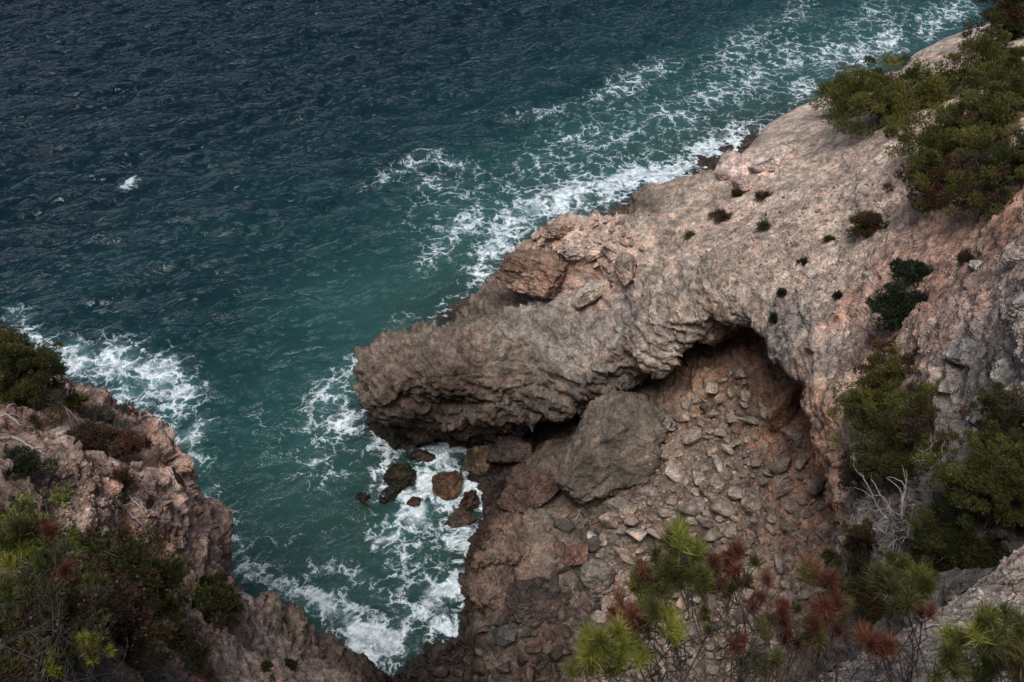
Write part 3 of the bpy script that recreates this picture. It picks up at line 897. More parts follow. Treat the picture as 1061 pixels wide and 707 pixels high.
boulder(512, 615, 72, 60, (.15, .105, .08), "lower brown shore ledge beside the foaming gully", 41, "rock_outcrop", 6, .9, rz=.9, rough=.14, blocky=.9, sink=.12)
boulder(552, 622, 60, 48, (.065, .05, .042), "dark wet rock mass between shore ledge and rubble", 42, "rock_outcrop", 6, .9, rz=.1, rough=.14, blocky=.8, sink=.15)
boulder(522, 660, 32, 28, (.085, .078, .07), "round dark boulder at the gully's inner end", 43, rz=.2, rough=.07)
boulder(617, 604, 36, 42, (.19, .165, .14), "big grey cracked boulder at the foot of the rubble slope", 45, rz=.2, rough=.1, blocky=.5)
boulder(598, 575, 34, 28, (.16, .085, .065), "dark red boulder at the foot of the rubble slope", 46, rz=.6, rough=.1)
boulder(812, 428, 42, 54, ORNG, "smooth orange slab leaning on the cave's inner wall", 47, depth=.45, rz=.5, tilt=.25, rough=.06, sink=.3)
boulder(742, 503, 32, 26, (.31, .245, .195), "pale pointed rock in the middle of the rubble slope", 48, rz=.4, tilt=.3)
boulder(779, 519, 28, 24, (.27, .215, .175), "pale tilted slab right of the pointed rock in the rubble", 49, rz=-.7, tilt=.5)
boulder(642, 527, 48, 24, (.24, .195, .16), "long flat rock at the foot of the huge dark boulder", 50, rz=-.1)
boulder(719, 522, 32, 22, (.23, .19, .16), "grey brown rock left of the pointed rock in the rubble", 51, rz=.3)
boulder(736, 423, 22, 20, (.17, .125, .10), "brown cube of rock at the mouth of the cave", 52, rz=.3)
boulder(708, 575, 30, 24, (.26, .225, .195), "grey block above the green pine tip", 53, rz=.8)
boulder(878, 412, 20, 18, (.36, .31, .27), "whitish block set in the cave's outer rim", 54, rz=.2)
boulder(898, 288, 12, 20, (.36, .32, .29), "pale grey upright stone on the reddish slope", 55, rz=.2)
boulder(1010, 275, 18, 11, (.36, .32, .29), "pale stone beside the dry brown tuft on the slope", 56, rz=.5)
boulder(998, 368, 42, 34, (.27, .25, .23), "grey boulder on the slope above the shrubs", 57, rz=.3, blocky=.5)
boulder(1046, 388, 44, 34, (.29, .265, .245), "large grey outcrop in the slope at the photo's edge", 58, "rock_outcrop", 6, rz=.6, blocky=.8, rough=.13)
boulder(1053, 322, 34, 36, (.30, .27, .25), "upper grey rock on the slope at the photo's edge", 59, rz=.1, blocky=.5)
boulder(1052, 268, 26, 28, (.30, .25, .22), "rounded grey rock high on the reddish slope", 60, rz=.4)
boulder(985, 402, 26, 18, (.26, .23, .20), "flat grey rock between two shrubs on the slope", 61, rz=.4)
boulder(200, 650, 22, 17, (.30, .255, .215), "pale rounded stone under the green cushion bush", 62, rz=.3)
boulder(215, 664, 20, 16, (.28, .17, .12), "orange stone under the green cushion bush", 63, rz=.7)
boulder(190, 574, 20, 15, (.40, .33, .28), "pale cubic block near the left cliff's edge", 64, rz=.7)
boulder(186, 483, 30, 24, (.42, .29, .22), "pink boulder at the cliff edge behind the black bird", 65, rz=.2, rough=.09, blocky=.4)
boulder(60, 449, 34, 18, (.34, .28, .235), "pale rounded rock between heath and green bush", 66, rz=.2)

# stones of one look in the rubble, each an object
def in_poly(x, y, poly):
    ins = False
    for (ax, ay), (bx, by) in zip(poly, poly[1:] + poly[:1]):
        if (ay > y) != (by > y) and x < (bx - ax) * (y - ay) / (by - ay) + ax:
            ins = not ins
    return ins


STONES = []
for k in range(14):
    r = np.random.RandomState(100 + k)
    V, F = rock_shape((1, r.uniform(.6, .95), r.uniform(.4, .75)), 100 + k, 4 if k < 9 else 3, 14 + k % 5, .03, lo=.34)
    STONES.append(make_mesh("stone", V, F, None, True, np.full((len(V), 3), .2)))


def stone_mats(name, cols):
    return [rock_material("%s_%s" % (name, "abcdef"[i]), bump=.35, tint=c_, objspace=True) for i, c_ in enumerate(cols)]


def scatter_px(n, poly, seed, smin_, smax_, pw, sep=0.75, tries=40):
    r = random.Random(seed)
    xs, ys = [p[0] for p in poly], [p[1] for p in poly]
    out = []
    sizes = sorted([smin_ * (1 - (u := r.random()) * (1 - (smin_ / smax_) ** pw)) ** (-1 / pw) for _ in range(n)], reverse=True)
    for s in sizes:
        for _ in range(tries):
            x, y = r.uniform(min(xs), max(xs)), r.uniform(min(ys), max(ys))
            if in_poly(x, y, poly) and all((x - a) ** 2 + ((y - b) * 1.25) ** 2 > (sep * (s + t) / 2) ** 2 for a, b, t in out):
                out.append((x, y, s))
                break
    return out


def scatter_stones(pts, mats, seed, name, label, group, emb=.22):
    r = random.Random(seed)
    shared = {}
    for x, y, s in pts:
        g = hit(x, y, BVH)
        if g is None or g[2] < -.1:
            continue
        k, mi = r.randrange(len(STONES)), r.randrange(len(mats))
        if (k, mi) not in shared:
            me = STONES[k].copy(); me.materials.clear(); me.materials.append(mats[mi]); shared[k, mi] = me
        o = link(name, shared[k, mi], None, label, "rock", group)
        q = s * view_m(np.array(g)) / 2 * 1.15
        o.scale = (q, q, q)
        o.location = (g[0], g[1], g[2] + q * emb)
        o.rotation_euler = (r.uniform(-.6, .6), r.uniform(-.6, .6), r.uniform(0, 6.28))


RUBBLE = [(655, 520), (690, 455), (705, 430), (715, 405), (760, 385), (795, 420), (830, 455), (850, 500), (858, 580), (850, 650), (800, 700), (640, 707), (590, 707), (620, 625), (610, 560), (640, 540)]
scatter_stones(scatter_px(280, RUBBLE, 1, 9, 32, 1.15, .66), stone_mats("rubble", [(.42, .35, .295), (.33, .275, .235), (.40, .31, .25)]), 5, "rubble_stone",
               "angular grey brown stone lying in the rubble slope below the cave", "rubble stones below the cave", .55)
OUTC = [(552, 246), (585, 236), (622, 226), (655, 234), (668, 262), (645, 282), (600, 276), (566, 262)]
scatter_stones(scatter_px(46, OUTC, 9, 7, 20, 1.2, .6), stone_mats("outcrop", [(.50, .40, .34), (.42, .315, .26)]), 15, "outcrop_block",
               "pale pink broken block on top of the layered outcrop", "pale broken blocks on the outcrop", .3)
SHORE = [(415, 707), (470, 668), (520, 640), (570, 600), (575, 530), (610, 520), (625, 560), (625, 640), (590, 707)]
scatter_stones(scatter_px(70, SHORE, 2, 11, 30, 1.3, .7), stone_mats("shore", [(.10, .085, .073), (.15, .115, .092), (.075, .06, .052), (.13, .08, .062)]), 6, "shore_boulder",
               "dark rounded boulder heaped between the gully and the rubble slope", "dark boulders at the shore")
PLAT = [(700, 240), (760, 215), (850, 190), (920, 190), (960, 260), (1061, 260), (1061, 360), (960, 370), (880, 380), (820, 350), (740, 300)]
scatter_stones(scatter_px(46, PLAT, 3, 4, 12, 1.6), stone_mats("slope", [(.38, .32, .275), (.32, .25, .21)]), 7, "slope_stone",
               "small pale stone lying loose on the pinkish slope above the cave", "loose stones on the slope", .1)
LEFTP = [(60, 480), (130, 480), (170, 520), (200, 570), (200, 610), (130, 590), (60, 550), (20, 520)]
scatter_stones(scatter_px(46, LEFTP, 4, 6, 20, 1.5), stone_mats("cliff_top", [(.40, .30, .25), (.34, .235, .185)]), 8, "cliff_stone",
               "loose pinkish stone on top of the cliff with the bird", "loose stones on the cliff with the bird", .15)


def gravel(name, poly, n, seed, smin_, smax_, cols, label, bvh=None, emb=.2):
    r = np.random.RandomState(seed)
    V0, F0 = ico(1)
    VV, FF, CC = [], [], []
    xs, ys = [p[0] for p in poly], [p[1] for p in poly]
    c_ = 0
    while c_ < n:
        x, y = r.uniform(min(xs), max(xs)), r.uniform(min(ys), max(ys))
        if not in_poly(x, y, poly):
            continue
        c_ += 1
        g = hit(x, y, bvh or BVH)
        if g is None or g[2] < 0:
            continue
        s = (smin_ + (smax_ - smin_) * r.rand() ** 2.5) * view_m(np.array(g)) / 2
        A = r.normal(size=(3, 3)); A, _ = np.linalg.qr(A)
        V = V0 * (1 + r.uniform(-.25, .25, (len(V0), 1))) * np.array([1, r.uniform(.5, .9), r.uniform(.35, .7)])
        for _ in range(3):
            nn = r.normal(size=3); nn /= np.linalg.norm(nn)
            V -= np.maximum(V @ nn - r.uniform(.4, .7), 0)[:, None] * nn
        VV.append(V @ A.T * s + np.array([g[0], g[1], g[2] + s * emb]))
        FF.append(F0 + len(V0) * len(FF))
        CC.append(np.tile(np.array(cols[r.randint(len(cols))]) * r.uniform(.65, 1.3), (len(V0), 1)))
    link(name, make_mesh(name, np.concatenate(VV), np.concatenate(FF), M_STONE, False, np.concatenate(CC)), None, label, "gravel", kind="stuff")


gravel("gravel", RUBBLE, 4200, 21, 2, 8, [(.32, .265, .22), (.25, .205, .175), (.34, .27, .215), (.26, .18, .135)], "fine angular rubble filling the slope below the cave")
gravel("gravel", SHORE, 500, 22, 3, 9, [(.12, .095, .08), (.16, .12, .095), (.09, .07, .06)], "dark small stones between the shore boulders")
gravel("gravel", PLAT, 3600, 23, 1.0, 5, [(.38, .31, .265), (.32, .25, .205), (.34, .22, .17)], "small loose stones strewn over the pinkish slope")
gravel("gravel", [(890, 370), (1061, 330), (1061, 560), (960, 600), (880, 600), (880, 460)], 1000, 26, 1.5, 6, [(.30, .26, .23), (.24, .20, .17)], "loose stones under the shrubs on the right slope")
gravel("gravel", LEFTP, 1800, 24, 1.5, 7, [(.42, .31, .26), (.36, .26, .21), (.40, .25, .18)], "small broken stones on top of the left cliff")
gravel("gravel", [(800, 726), (1075, 552), (1090, 800), (780, 800)], 2600, 25, 2, 10, [(.26, .22, .19), (.32, .27, .235), (.22, .165, .135)], "pebbles on the near gravel ledge", BVHL, .1)
print("rocks", round(time.time() - T0, 1))

# ------------------------------------------------------------------ plants
def unit(v):
    return v / (np.linalg.norm(v, axis=-1, keepdims=True) + 1e-9)


def leaf_quads(P, D, Ln, Wd, r):
    side = unit(np.cross(D, r.normal(size=D.shape)))
    mid = P + D * (Ln * .45)[:, None]
    V = np.stack([P, mid + side * (Wd / 2)[:, None], P + D * Ln[:, None], mid - side * (Wd / 2)[:, None]], 1).reshape(-1, 3)
    return V, np.arange(len(V)).reshape(-1, 4)


def tubes(paths, sides=5):
    VV, QQ, o = [], [], 0
    for pts, rad in paths:
        pts = np.asarray(pts, float); n = len(pts)
        tan = unit(np.gradient(pts, axis=0))
        ref = np.array([0, 0, 1.0]) if abs(tan[0, 2]) < .8 else np.array([1.0, 0, 0])
        a = unit(np.cross(tan, ref)); b = np.cross(tan, a)
        th = np.arange(sides) * 2 * np.pi / sides
        ring = pts[:, None] + (a[:, None] * np.cos(th)[None, :, None] + b[:, None] * np.sin(th)[None, :, None]) * np.asarray(rad)[:, None, None]
        VV.append(ring.reshape(-1, 3))
        ii = np.arange(n * sides).reshape(n, sides) + o
        QQ.append(np.stack([ii[:-1], np.roll(ii, -1, 1)[:-1], np.roll(ii, -1, 1)[1:], ii[1:]], -1).reshape(-1, 4))
        o += n * sides
    return np.concatenate(VV), np.concatenate(QQ)


def limb(a, b, r0, r1, r, wig=.12, n=6, sag=0.0):
    t = np.linspace(0, 1, n)[:, None]
    L_ = np.linalg.norm(b - a)
    p = a + (b - a) * t + r.normal(size=(n, 3)) * wig * L_ * np.sin(np.pi * t) * .5
    p[:, 2] += sag * L_ * np.sin(np.pi * t[:, 0])
    return p, r0 + (r1 - r0) * t[:, 0]


OLIVE = [(.092, .092, .024), (.108, .104, .028), (.072, .076, .022), (.125, .115, .032)]
DEEP = [(.042, .046, .018), (.052, .056, .019), (.066, .064, .021)]
JUNI = [(.022, .030, .017), (.028, .036, .02), (.034, .042, .022)]
RUST = [(.085, .036, .022), (.065, .030, .020), (.10, .048, .026), (.055, .045, .020)]
HEATH = [(.075, .042, .028), (.060, .038, .026), (.085, .052, .032), (.05, .04, .026)]
BRIGHT = [(.15, .17, .028), (.11, .14, .026), (.17, .18, .035)]
GREYB = [(.10, .085, .07), (.085, .07, .058)]


def plant(px, py, w, h, cols, label, cat, seed, name="shrub", clump=7.0, dens=1.0, leaf=3.4, width=.55, mixc=None, mixf=0.0, trunk=True, bark=None, lift=.75, open_=0.0, up=.55, group=None, stalk=0.0, per=5):
    """crown of leaf tufts over a stem with limbs; sizes are given as they measure in the photo and turned to metres"""
    r = np.random.RandomState(seed)
    g = hit(px, py, BVH)
    g = np.array(g)
    if cat == "grass tuft":
        w, h = w * .75, h * .75
    if w > 30:
        w, h = w * 1.22, h * 1.3
    m = view_m(g)
    rx = w / 2 * m
    el = math.asin(min(1, (CAM_H - g[2]) / np.linalg.norm(g - np.array([0, 0, CAM_H]))))
    ry = rx * .95
    v2 = (h / 2 * m) ** 2 - (ry * math.sin(el)) ** 2
    rz = math.sqrt(max(v2, 0)) / math.cos(el)
    if rz < .42 * rx:
        rz = .42 * rx
        ry = max(.4 * rx, math.sqrt(max((h / 2 * m) ** 2 - (rz * math.cos(el)) ** 2, 0)) / math.sin(el))
    c = pull(px, py, rz * lift)
    base = hit(px, py + 0.32 * h, BVH) or Vector(g)
    dn = BVH.ray_cast(Vector((c[0], c[1], c[2] + .2)), Vector((0, 0, -1)))[0]
    base = np.array(dn) if dn is not None else np.array(base)
    cr = clump * m
    n = int(dens * 2.6 * (w * h) / (clump * 2) ** 2) + 3
    d = unit(r.normal(size=(n, 3)))
    d[:, 2] = np.where(d[:, 2] < -.35, -d[:, 2], d[:, 2])
    rad = (r.rand(n) ** (1 / 2.2)) * (1 - .0 * open_)
    lob = 1 + .55 * perlin(d * 1.6 + seed) + .2 * perlin(d * 3.7 + seed)
    P = c + d * np.array([rx, ry, rz]) * (rad * lob)[:, None] * .93
    o = link(name, None, None, label, cat, group, loc=base)
    if trunk:
        paths = []
        top = c + np.array([0, 0, rz * .25])
        if np.linalg.norm(top - base) < .05:
            top = base + np.array([0, 0, .2])
        tr = max(.018 * w * m, .012)
        tp, trr = limb(base - np.array([0, 0, .15]), top, tr, tr * .4, r, .16, 8)
        paths.append((tp, trr))
        for q in P[r.permutation(n)[:min(n, 90)]]:
            s0 = tp[r.randint(2, 7)]
            paths.append(limb(s0, q, tr * .34, tr * .07, r, .22, 6, r.uniform(-.08, .12)))
        V, Q = tubes(paths, 5)
        link("trunk", make_mesh("trunk", V - base, Q, bark or M_BARK, True), o)
    k = int(74 * (clump / 7) ** 1.2) if leaf < 6 else 26
    S = np.repeat(P, k, 0)
    cd = np.repeat(d, k, 0)
    off = unit(r.normal(size=S.shape)) * (r.rand(len(S)) ** .45)[:, None] * cr
    off[:, 2] *= .72
    S = S + off * np.repeat(r.uniform(.6, 1.35, n), k)[:, None]
    dirs = unit(unit(off) * .9 + cd * .5 + np.array([0, 0, up]) + r.normal(size=S.shape) * .35)
    S2, D2 = np.repeat(S, per, 0), np.repeat(dirs, per, 0)
    D2 = unit(D2 + r.normal(size=D2.shape) * .42)
    Ln = leaf * m * r.uniform(.6, 1.3, len(S2))
    V, Q = leaf_quads(S2, D2, Ln, np.full(len(S2), width * m) * r.uniform(.7, 1.3, len(S2)), r)
    ci = r.randint(len(cols), size=n)
    cc = np.array(cols)[ci] * r.uniform(.75, 1.3, (n, 1))
    if mixc is not None:
        f = (perlin(P / (rx * .55) + seed) * .8 + r.rand(n) - .5) > (.5 - mixf)
        cc[f] = np.array(mixc)[r.randint(len(mixc), size=int(f.sum()))] * r.uniform(.75, 1.25, (int(f.sum()), 1))
    C_ = np.repeat(cc, k * per * 4, 0) * np.repeat(r.uniform(.75, 1.3, (len(S2), 1)), 4, 0)
    link("crown", make_mesh("crown", V - base, Q, M_LEAF, False, C_), o)
    return o


PT = "pine tree"
plant(925, 118, 132, 84, OLIVE, "spreading olive green pine on the ridge, nearest the smooth pale rock", PT, 1, "pine_tree", 8)
plant(1022, 76, 60, 60, OLIVE, "green pine beside the pale rock hump by the surf", PT, 2, "pine_tree", 8)
plant(1043, 38, 66, 104, DEEP, "tall dark pine at the photo's top corner", PT, 3, "pine_tree", 8, mixc=RUST, mixf=.15)
plant(1030, 122, 92, 74, DEEP + OLIVE, "dark pine behind the spreading olive pine, against the slope", PT, 4, "pine_tree", 8)
plant(880, 112, 60, 44, OLIVE, "small olive pine at the seaward end of the pine group", PT, 101, "pine_tree", 8)
plant(962, 104, 68, 44, OLIVE, "round green pine between the spreading pine and the pale hump", PT, 102, "pine_tree", 8)
plant(1012, 160, 84, 60, OLIVE, "olive pine in the middle of the group's landward side", PT, 103, "pine_tree", 8, mixc=RUST, mixf=.1)
plant(1052, 92, 64, 70, DEEP + OLIVE, "dark green pine under the tall corner pine", PT, 104, "pine_tree", 8)
plant(972, 150, 84, 54, OLIVE, "low green pine below the spreading olive pine", PT, 5, "pine_tree", 8)
plant(966, 196, 74, 66, OLIVE, "half dried pine shrub with rust red twigs on the ridge", "shrub", 6, "shrub", 7, mixc=RUST, mixf=.55)
plant(1020, 208, 86, 70, OLIVE, "olive shrub with pale stems above the reddish slope", "shrub", 7, "shrub", 7, .8, mixc=HEATH, mixf=.4)
plant(1056, 172, 50, 50, DEEP, "dark shrub at the photo's edge below the pines", "shrub", 8, "shrub", 7)
plant(897, 238, 36, 26, DEEP, "small dark green bush with red tips below the pines", "shrub", 9, "shrub", 5, mixc=RUST, mixf=.35)
plant(946, 285, 40, 22, JUNI, "smaller dark juniper cushion on the reddish slope", "juniper", 10, "juniper_bush", 5, 1.5, 3, 1.0)
plant(938, 324, 62, 42, JUNI, "larger dark juniper cushion below the smaller one", "juniper", 11, "juniper_bush", 6, 1.5, 3, 1.0)
plant(1000, 270, 16, 26, HEATH, "dry brown tuft on the reddish slope", "grass tuft", 12, "grass_tuft", 4, 1, 5, .5, trunk=False, up=1.5)
plant(930, 384, 72, 40, RUST, "rusty red brown bush at the top of the thicket", "shrub", 13, "shrub", 6, mixc=OLIVE, mixf=.4)
plant(906, 424, 68, 58, OLIVE, "round bright olive pine bush at the cave's rim", "pine bush", 14, "pine_bush", 7)
plant(957, 432, 72, 56, OLIVE, "olive pine bush right of the bush at the cave's rim", "pine bush", 15, "pine_bush", 7, mixc=HEATH, mixf=.25)
plant(922, 476, 84, 54, DEEP, "dark green bush above the bleached dead shrub", "shrub", 16, "shrub", 7, mixc=OLIVE, mixf=.35)
plant(972, 478, 44, 44, OLIVE, "small green bush above the broad olive pine", "shrub", 17, "shrub", 6, mixc=HEATH, mixf=.3)
plant(1040, 502, 108, 92, OLIVE, "broad olive pine bush above the gravel ledge", "pine bush", 18, "pine_bush", 8)
plant(1040, 430, 60, 52, DEEP, "thin dark shrub below the grey outcrop", "shrub", 19, "shrub", 5, .5, mixc=HEATH, mixf=.4)
plant(890, 500, 34, 70, HEATH, "dry brown shrub along the cave's outer rim", "shrub", 20, "shrub", 5, .6, mixc=GREYB, mixf=.4)
plant(892, 575, 46, 62, DEEP, "dark thicket bush between cave rim and ledge", "shrub", 21, "shrub", 6, .9, mixc=HEATH, mixf=.4)
plant(990, 560, 84, 48, DEEP, "dark bush right behind the ledge's edge", "shrub", 22, "shrub", 7, mixc=OLIVE, mixf=.2)
plant(1012, 572, 60, 40, DEEP, "dark bush tucked behind the ledge's upper corner", "shrub", 105, "shrub", 7, mixc=OLIVE, mixf=.2)
plant(905, 625, 64, 46, DEEP, "dark bush at the ledge's foot below the cave rim", "shrub", 106, "shrub", 7, mixc=HEATH, mixf=.3)
plant(965, 575, 64, 44, DEEP, "dark bush between the dead shrub and the ledge", "shrub", 107, "shrub", 7, mixc=HEATH, mixf=.2)
plant(1000, 520, 60, 50, DEEP + OLIVE, "deep green bush left of the broad olive pine bush", "shrub", 108, "shrub", 7)
plant(870, 615, 30, 50, HEATH, "thin dry scrub at the foot of the cave's rim", "scrub", 109, "dry_scrub", 5, .6, 4, .5)
plant(940, 605, 70, 44, DEEP, "low dark bush below the bleached dead shrub", "shrub", 23, "shrub", 7, mixc=OLIVE, mixf=.3)
plant(857, 580, 9, 26, OLIVE, "narrow dark plant hanging on the cave's orange rim", "plant", 24, "hanging_plant", 3, 1, 3, .8, trunk=False)
for i, (x, y, w, h, cols, lab) in enumerate([(765, 202, 20, 11, HEATH, "brown grass tuft behind the twin tuft on the ridge"), (791, 204, 20, 10, HEATH, "brown grass tuft nearest the long whitish boulder"), (748, 226, 26, 16, HEATH, "largest dry tuft on the bare ridge"),
                                            (791, 236, 12, 9, DEEP, "small dark tuft below the ridge tufts"), (832, 274, 14, 11, JUNI, "round dark tuft high above the cave"), (812, 305, 9, 9, JUNI, "tiny dark tuft above the cave's rim"), (802, 332, 9, 13, JUNI, "dark upright tuft right above the cave mouth"),
                                            (868, 308, 12, 7, JUNI, "small dark tuft left of the larger juniper"), (858, 250, 14, 7, DEEP, "flat green tuft on the pink slope under the pines"), (713, 245, 9, 6, OLIVE, "bright green tuft beside the layered outcrop")]):
    plant(x, y, w, h, cols, lab, "grass tuft", 60 + i, "grass_tuft", 3.2, .6, 5, .55, trunk=False, up=1.0)

# cliff with the bird
plant(22, 402, 92, 84, DEEP, "dark green bush hanging over the surf on the left cliff", "shrub", 30, "shrub", 7, 1.3, mixc=OLIVE, mixf=.2)
plant(4, 362, 34, 40, HEATH, "brown topped bush at the cliff's seaward corner", "shrub", 31, "shrub", 6, mixc=DEEP, mixf=.4)
plant(100, 464, 92, 34, RUST, "rust brown heath carpet on the left cliff", "heath", 32, "heath_bush", 6, 1.2, mixc=HEATH, mixf=.5)
plant(22, 486, 52, 26, JUNI, "very dark low bush beside the heath", "shrub", 33, "shrub", 6, 1.4, 3.4)
plant(112, 436, 64, 18, GREYB, "dry grey brown scrub at the cliff's edge", "scrub", 34, "dry_scrub", 5, .6, 4, .6, mixc=HEATH, mixf=.4)
plant(80, 418, 15, 12, OLIVE, "small olive plant by the forked dead branch", "plant", 35, "small_plant", 4, 1, 4, 1.4)
plant(128, 500, 30, 34, HEATH, "small dry brown bush near the bird", "shrub", 36, "dry_scrub", 5, .5, 5, .5)
plant(20, 566, 92, 74, DEEP, "yellow green pine bush at the photo's left edge", "pine bush", 37, "pine_bush", 9, 1.0, 7, 1.0, mixc=BRIGHT, mixf=.42)
plant(100, 588, 120, 76, DEEP, "dull olive bush with red tips on the near cliff top", "shrub", 38, "shrub", 9, .9, 6, 1.0, mixc=RUST, mixf=.35)
plant(150, 614, 100, 60, DEEP + OLIVE[2:3], "grass green bush spreading to the cliff's edge", "shrub", 39, "shrub", 8, 1.1, 6, 1.0, mixc=OLIVE, mixf=.3)
plant(207, 632, 72, 46, DEEP + OLIVE[2:3], "green cushion bush at the very edge above the orange face", "shrub", 40, "cushion_bush", 6, 1.5, 3.6, 1.1)
plant(50, 660, 130, 90, HEATH, "dark brown scrub in the near left corner", "scrub", 41, "dry_scrub", 9, .9, 7, .8, mixc=DEEP, mixf=.5, bark=M_DARKTWIG)
plant(130, 672, 110, 84, HEATH, "dark twiggy scrub below the grass green bush", "scrub", 42, "dry_scrub", 9, .7, 7, .8, mixc=DEEP, mixf=.5, bark=M_DARKTWIG)
plant(60, 612, 100, 60, DEEP, "dark olive bush between the yellow green pine bush and the scrub", "shrub", 110, "shrub", 9, 1, 6, .9, mixc=HEATH, mixf=.35)
plant(176, 664, 80, 56, DEEP, "dark green bush below the cushion bush", "shrub", 111, "shrub", 8, .9, 6, .9, mixc=HEATH, mixf=.4)
plant(96, 640, 110, 60, HEATH, "reddish brown scrub in the middle of the near left thicket", "scrub", 112, "dry_scrub", 9, 1, 6, .8, mixc=RUST, mixf=.4, bark=M_DARKTWIG)
plant(20, 640, 80, 64, DEEP, "dark bush at the photo's left edge below the yellow green tips", "shrub", 113, "shrub", 9, 1, 7, .9, mixc=HEATH, mixf=.3)
plant(10, 700, 80, 50, DEEP, "dark bush at the photo's lower left corner", "shrub", 43, "shrub", 9, 1, 7, 1, mixc=HEATH, mixf=.4)
plant(300, 690, 14, 10, DEEP, "small green tuft on the pale slab", "grass tuft", 44, "grass_tuft", 4, 1.2, 4, .8, trunk=False, up=1)
plant(276, 690, 12, 8, OLIVE, "tiny olive tuft on the pale slab", "grass tuft", 45, "grass_tuft", 4, 1.2, 4, .8, trunk=False, up=1)


# ------------------------------------------------------------------ dead wood
def walk(a, d, L_, r, n=10, wig=.25):
    p = [np.array(a, float)]
    d = unit(np.array(d, float))
    for _ in range(n):
        d = unit(d + r.normal(size=3) * wig)
        p.append(p[-1] + d * L_ / n)
    return np.array(p)


def dead_shrub(px, py, reach, n, label, seed, name="dead_shrub", thick=1.2, up=.5, mat=None, bias=(0, 0, 0)):
    r = np.random.RandomState(seed)
    g = np.array(hit(px, py, BVH)); m = view_m(g)
    paths = []
    for i in range(n):
        d = r.normal(size=3) + np.array(bias); d[2] = abs(d[2]) * up + .25
        L_ = reach * m * r.uniform(.5, 1.1)
        p = walk(g - np.array([0, 0, .05]), d, L_, r, 10, .2)
        q = thick * m * r.uniform(.5, 1.2)
        paths.append((p, np.linspace(q, q * .25, len(p))))
        for _ in range(5):
            k = r.randint(3, 10)
            s = walk(p[k], unit(p[k] - p[k - 1]) + r.normal(size=3) * .7, L_ * r.uniform(.2, .5), r, 6, .3)
            paths.append((s, np.linspace(q * .5, q * .15, len(s))))
    V, Q = tubes(paths, 5)
    link(name, make_mesh(name, V - g, Q, mat or M_DEAD, True), None, label, "dead shrub", loc=g)


dead_shrub(932, 548, 70, 20, "bleached grey dead shrub with bare branches in the thicket", 71, thick=1.5, up=.6)
dead_shrub(905, 520, 44, 12, "smaller grey tangle of dead twigs along the cave's rim", 72, thick=.9, up=.4)
dead_shrub(975, 480, 34, 9, "thin pale dead twigs beside the small green bush", 73, thick=.8, up=.6)
dead_shrub(118, 440, 40, 10, "grey dead twigs over the dry scrub at the cliff's edge", 74, thick=.9, up=.3)
dead_shrub(870, 520, 26, 9, "dark dry twigs hanging over the cave's outer rim", 75, thick=.7, up=.2, mat=M_DARKTWIG)


def dead_branch(pts, thick, label, seed, twigs=4):
    r = np.random.RandomState(seed)
    P = [pull(x, y, .25) for x, y in pts]
    m = view_m(P[0])
    t = np.linspace(0, len(P) - 1.001, 24)
    i = t.astype(int); f = (t - i)[:, None]; P = np.array(P)
    p = P[i] * (1 - f) + P[i + 1] * f
    p = (p + np.roll(p, 1, 0) * (t > 0)[:, None] + p * (t <= 0)[:, None]) / 2 + r.normal(size=p.shape) * .25 * thick * m
    paths = [(p, thick * m * np.linspace(1, .35, len(p)))]
    for _ in range(twigs):
        k = r.randint(5, 22)
        s = walk(p[k], unit(p[k] - p[k - 3]) + r.normal(size=3) * .6, 22 * m * r.uniform(.5, 1.2), r, 7, .3)
        paths.append((s, np.linspace(thick * .45, thick * .12, len(s)) * m))
    V, Q = tubes(paths, 6)
    link("dead_branch", make_mesh("dead_branch", V - p[0], Q, M_DEAD, True), None, label, "dead branch", loc=p[0])


dead_branch([(0, 431), (8, 429), (20, 440), (36, 444)], 1.6, "grey dead branch curving below the dark green bush", 81)
dead_branch([(-6, 456), (14, 453), (28, 460), (44, 470)], 2.6, "thickest grey dead branch at the photo's left edge", 82)
dead_branch([(52, 411), (66, 421), (80, 434), (94, 444)], 1.5, "forked dead branch pointing at the surf", 83, 5)
dead_branch([(103, 440), (113, 432), (119, 425)], 1.1, "short pale dead branch leaning over the dry scrub", 84, 3)
dead_branch([(30, 522), (48, 518), (64, 524)], 1.8, "dark weathered root lying among the loose stones", 85, 1)
dead_branch([(118, 517), (132, 530), (148, 544), (162, 562)], 1.9, "long fallen branch beside the cliff's bare pink rock", 86, 4)
dead_branch([(132, 512), (146, 526), (152, 536)], 1.2, "short fallen branch next to the long one", 87, 2)


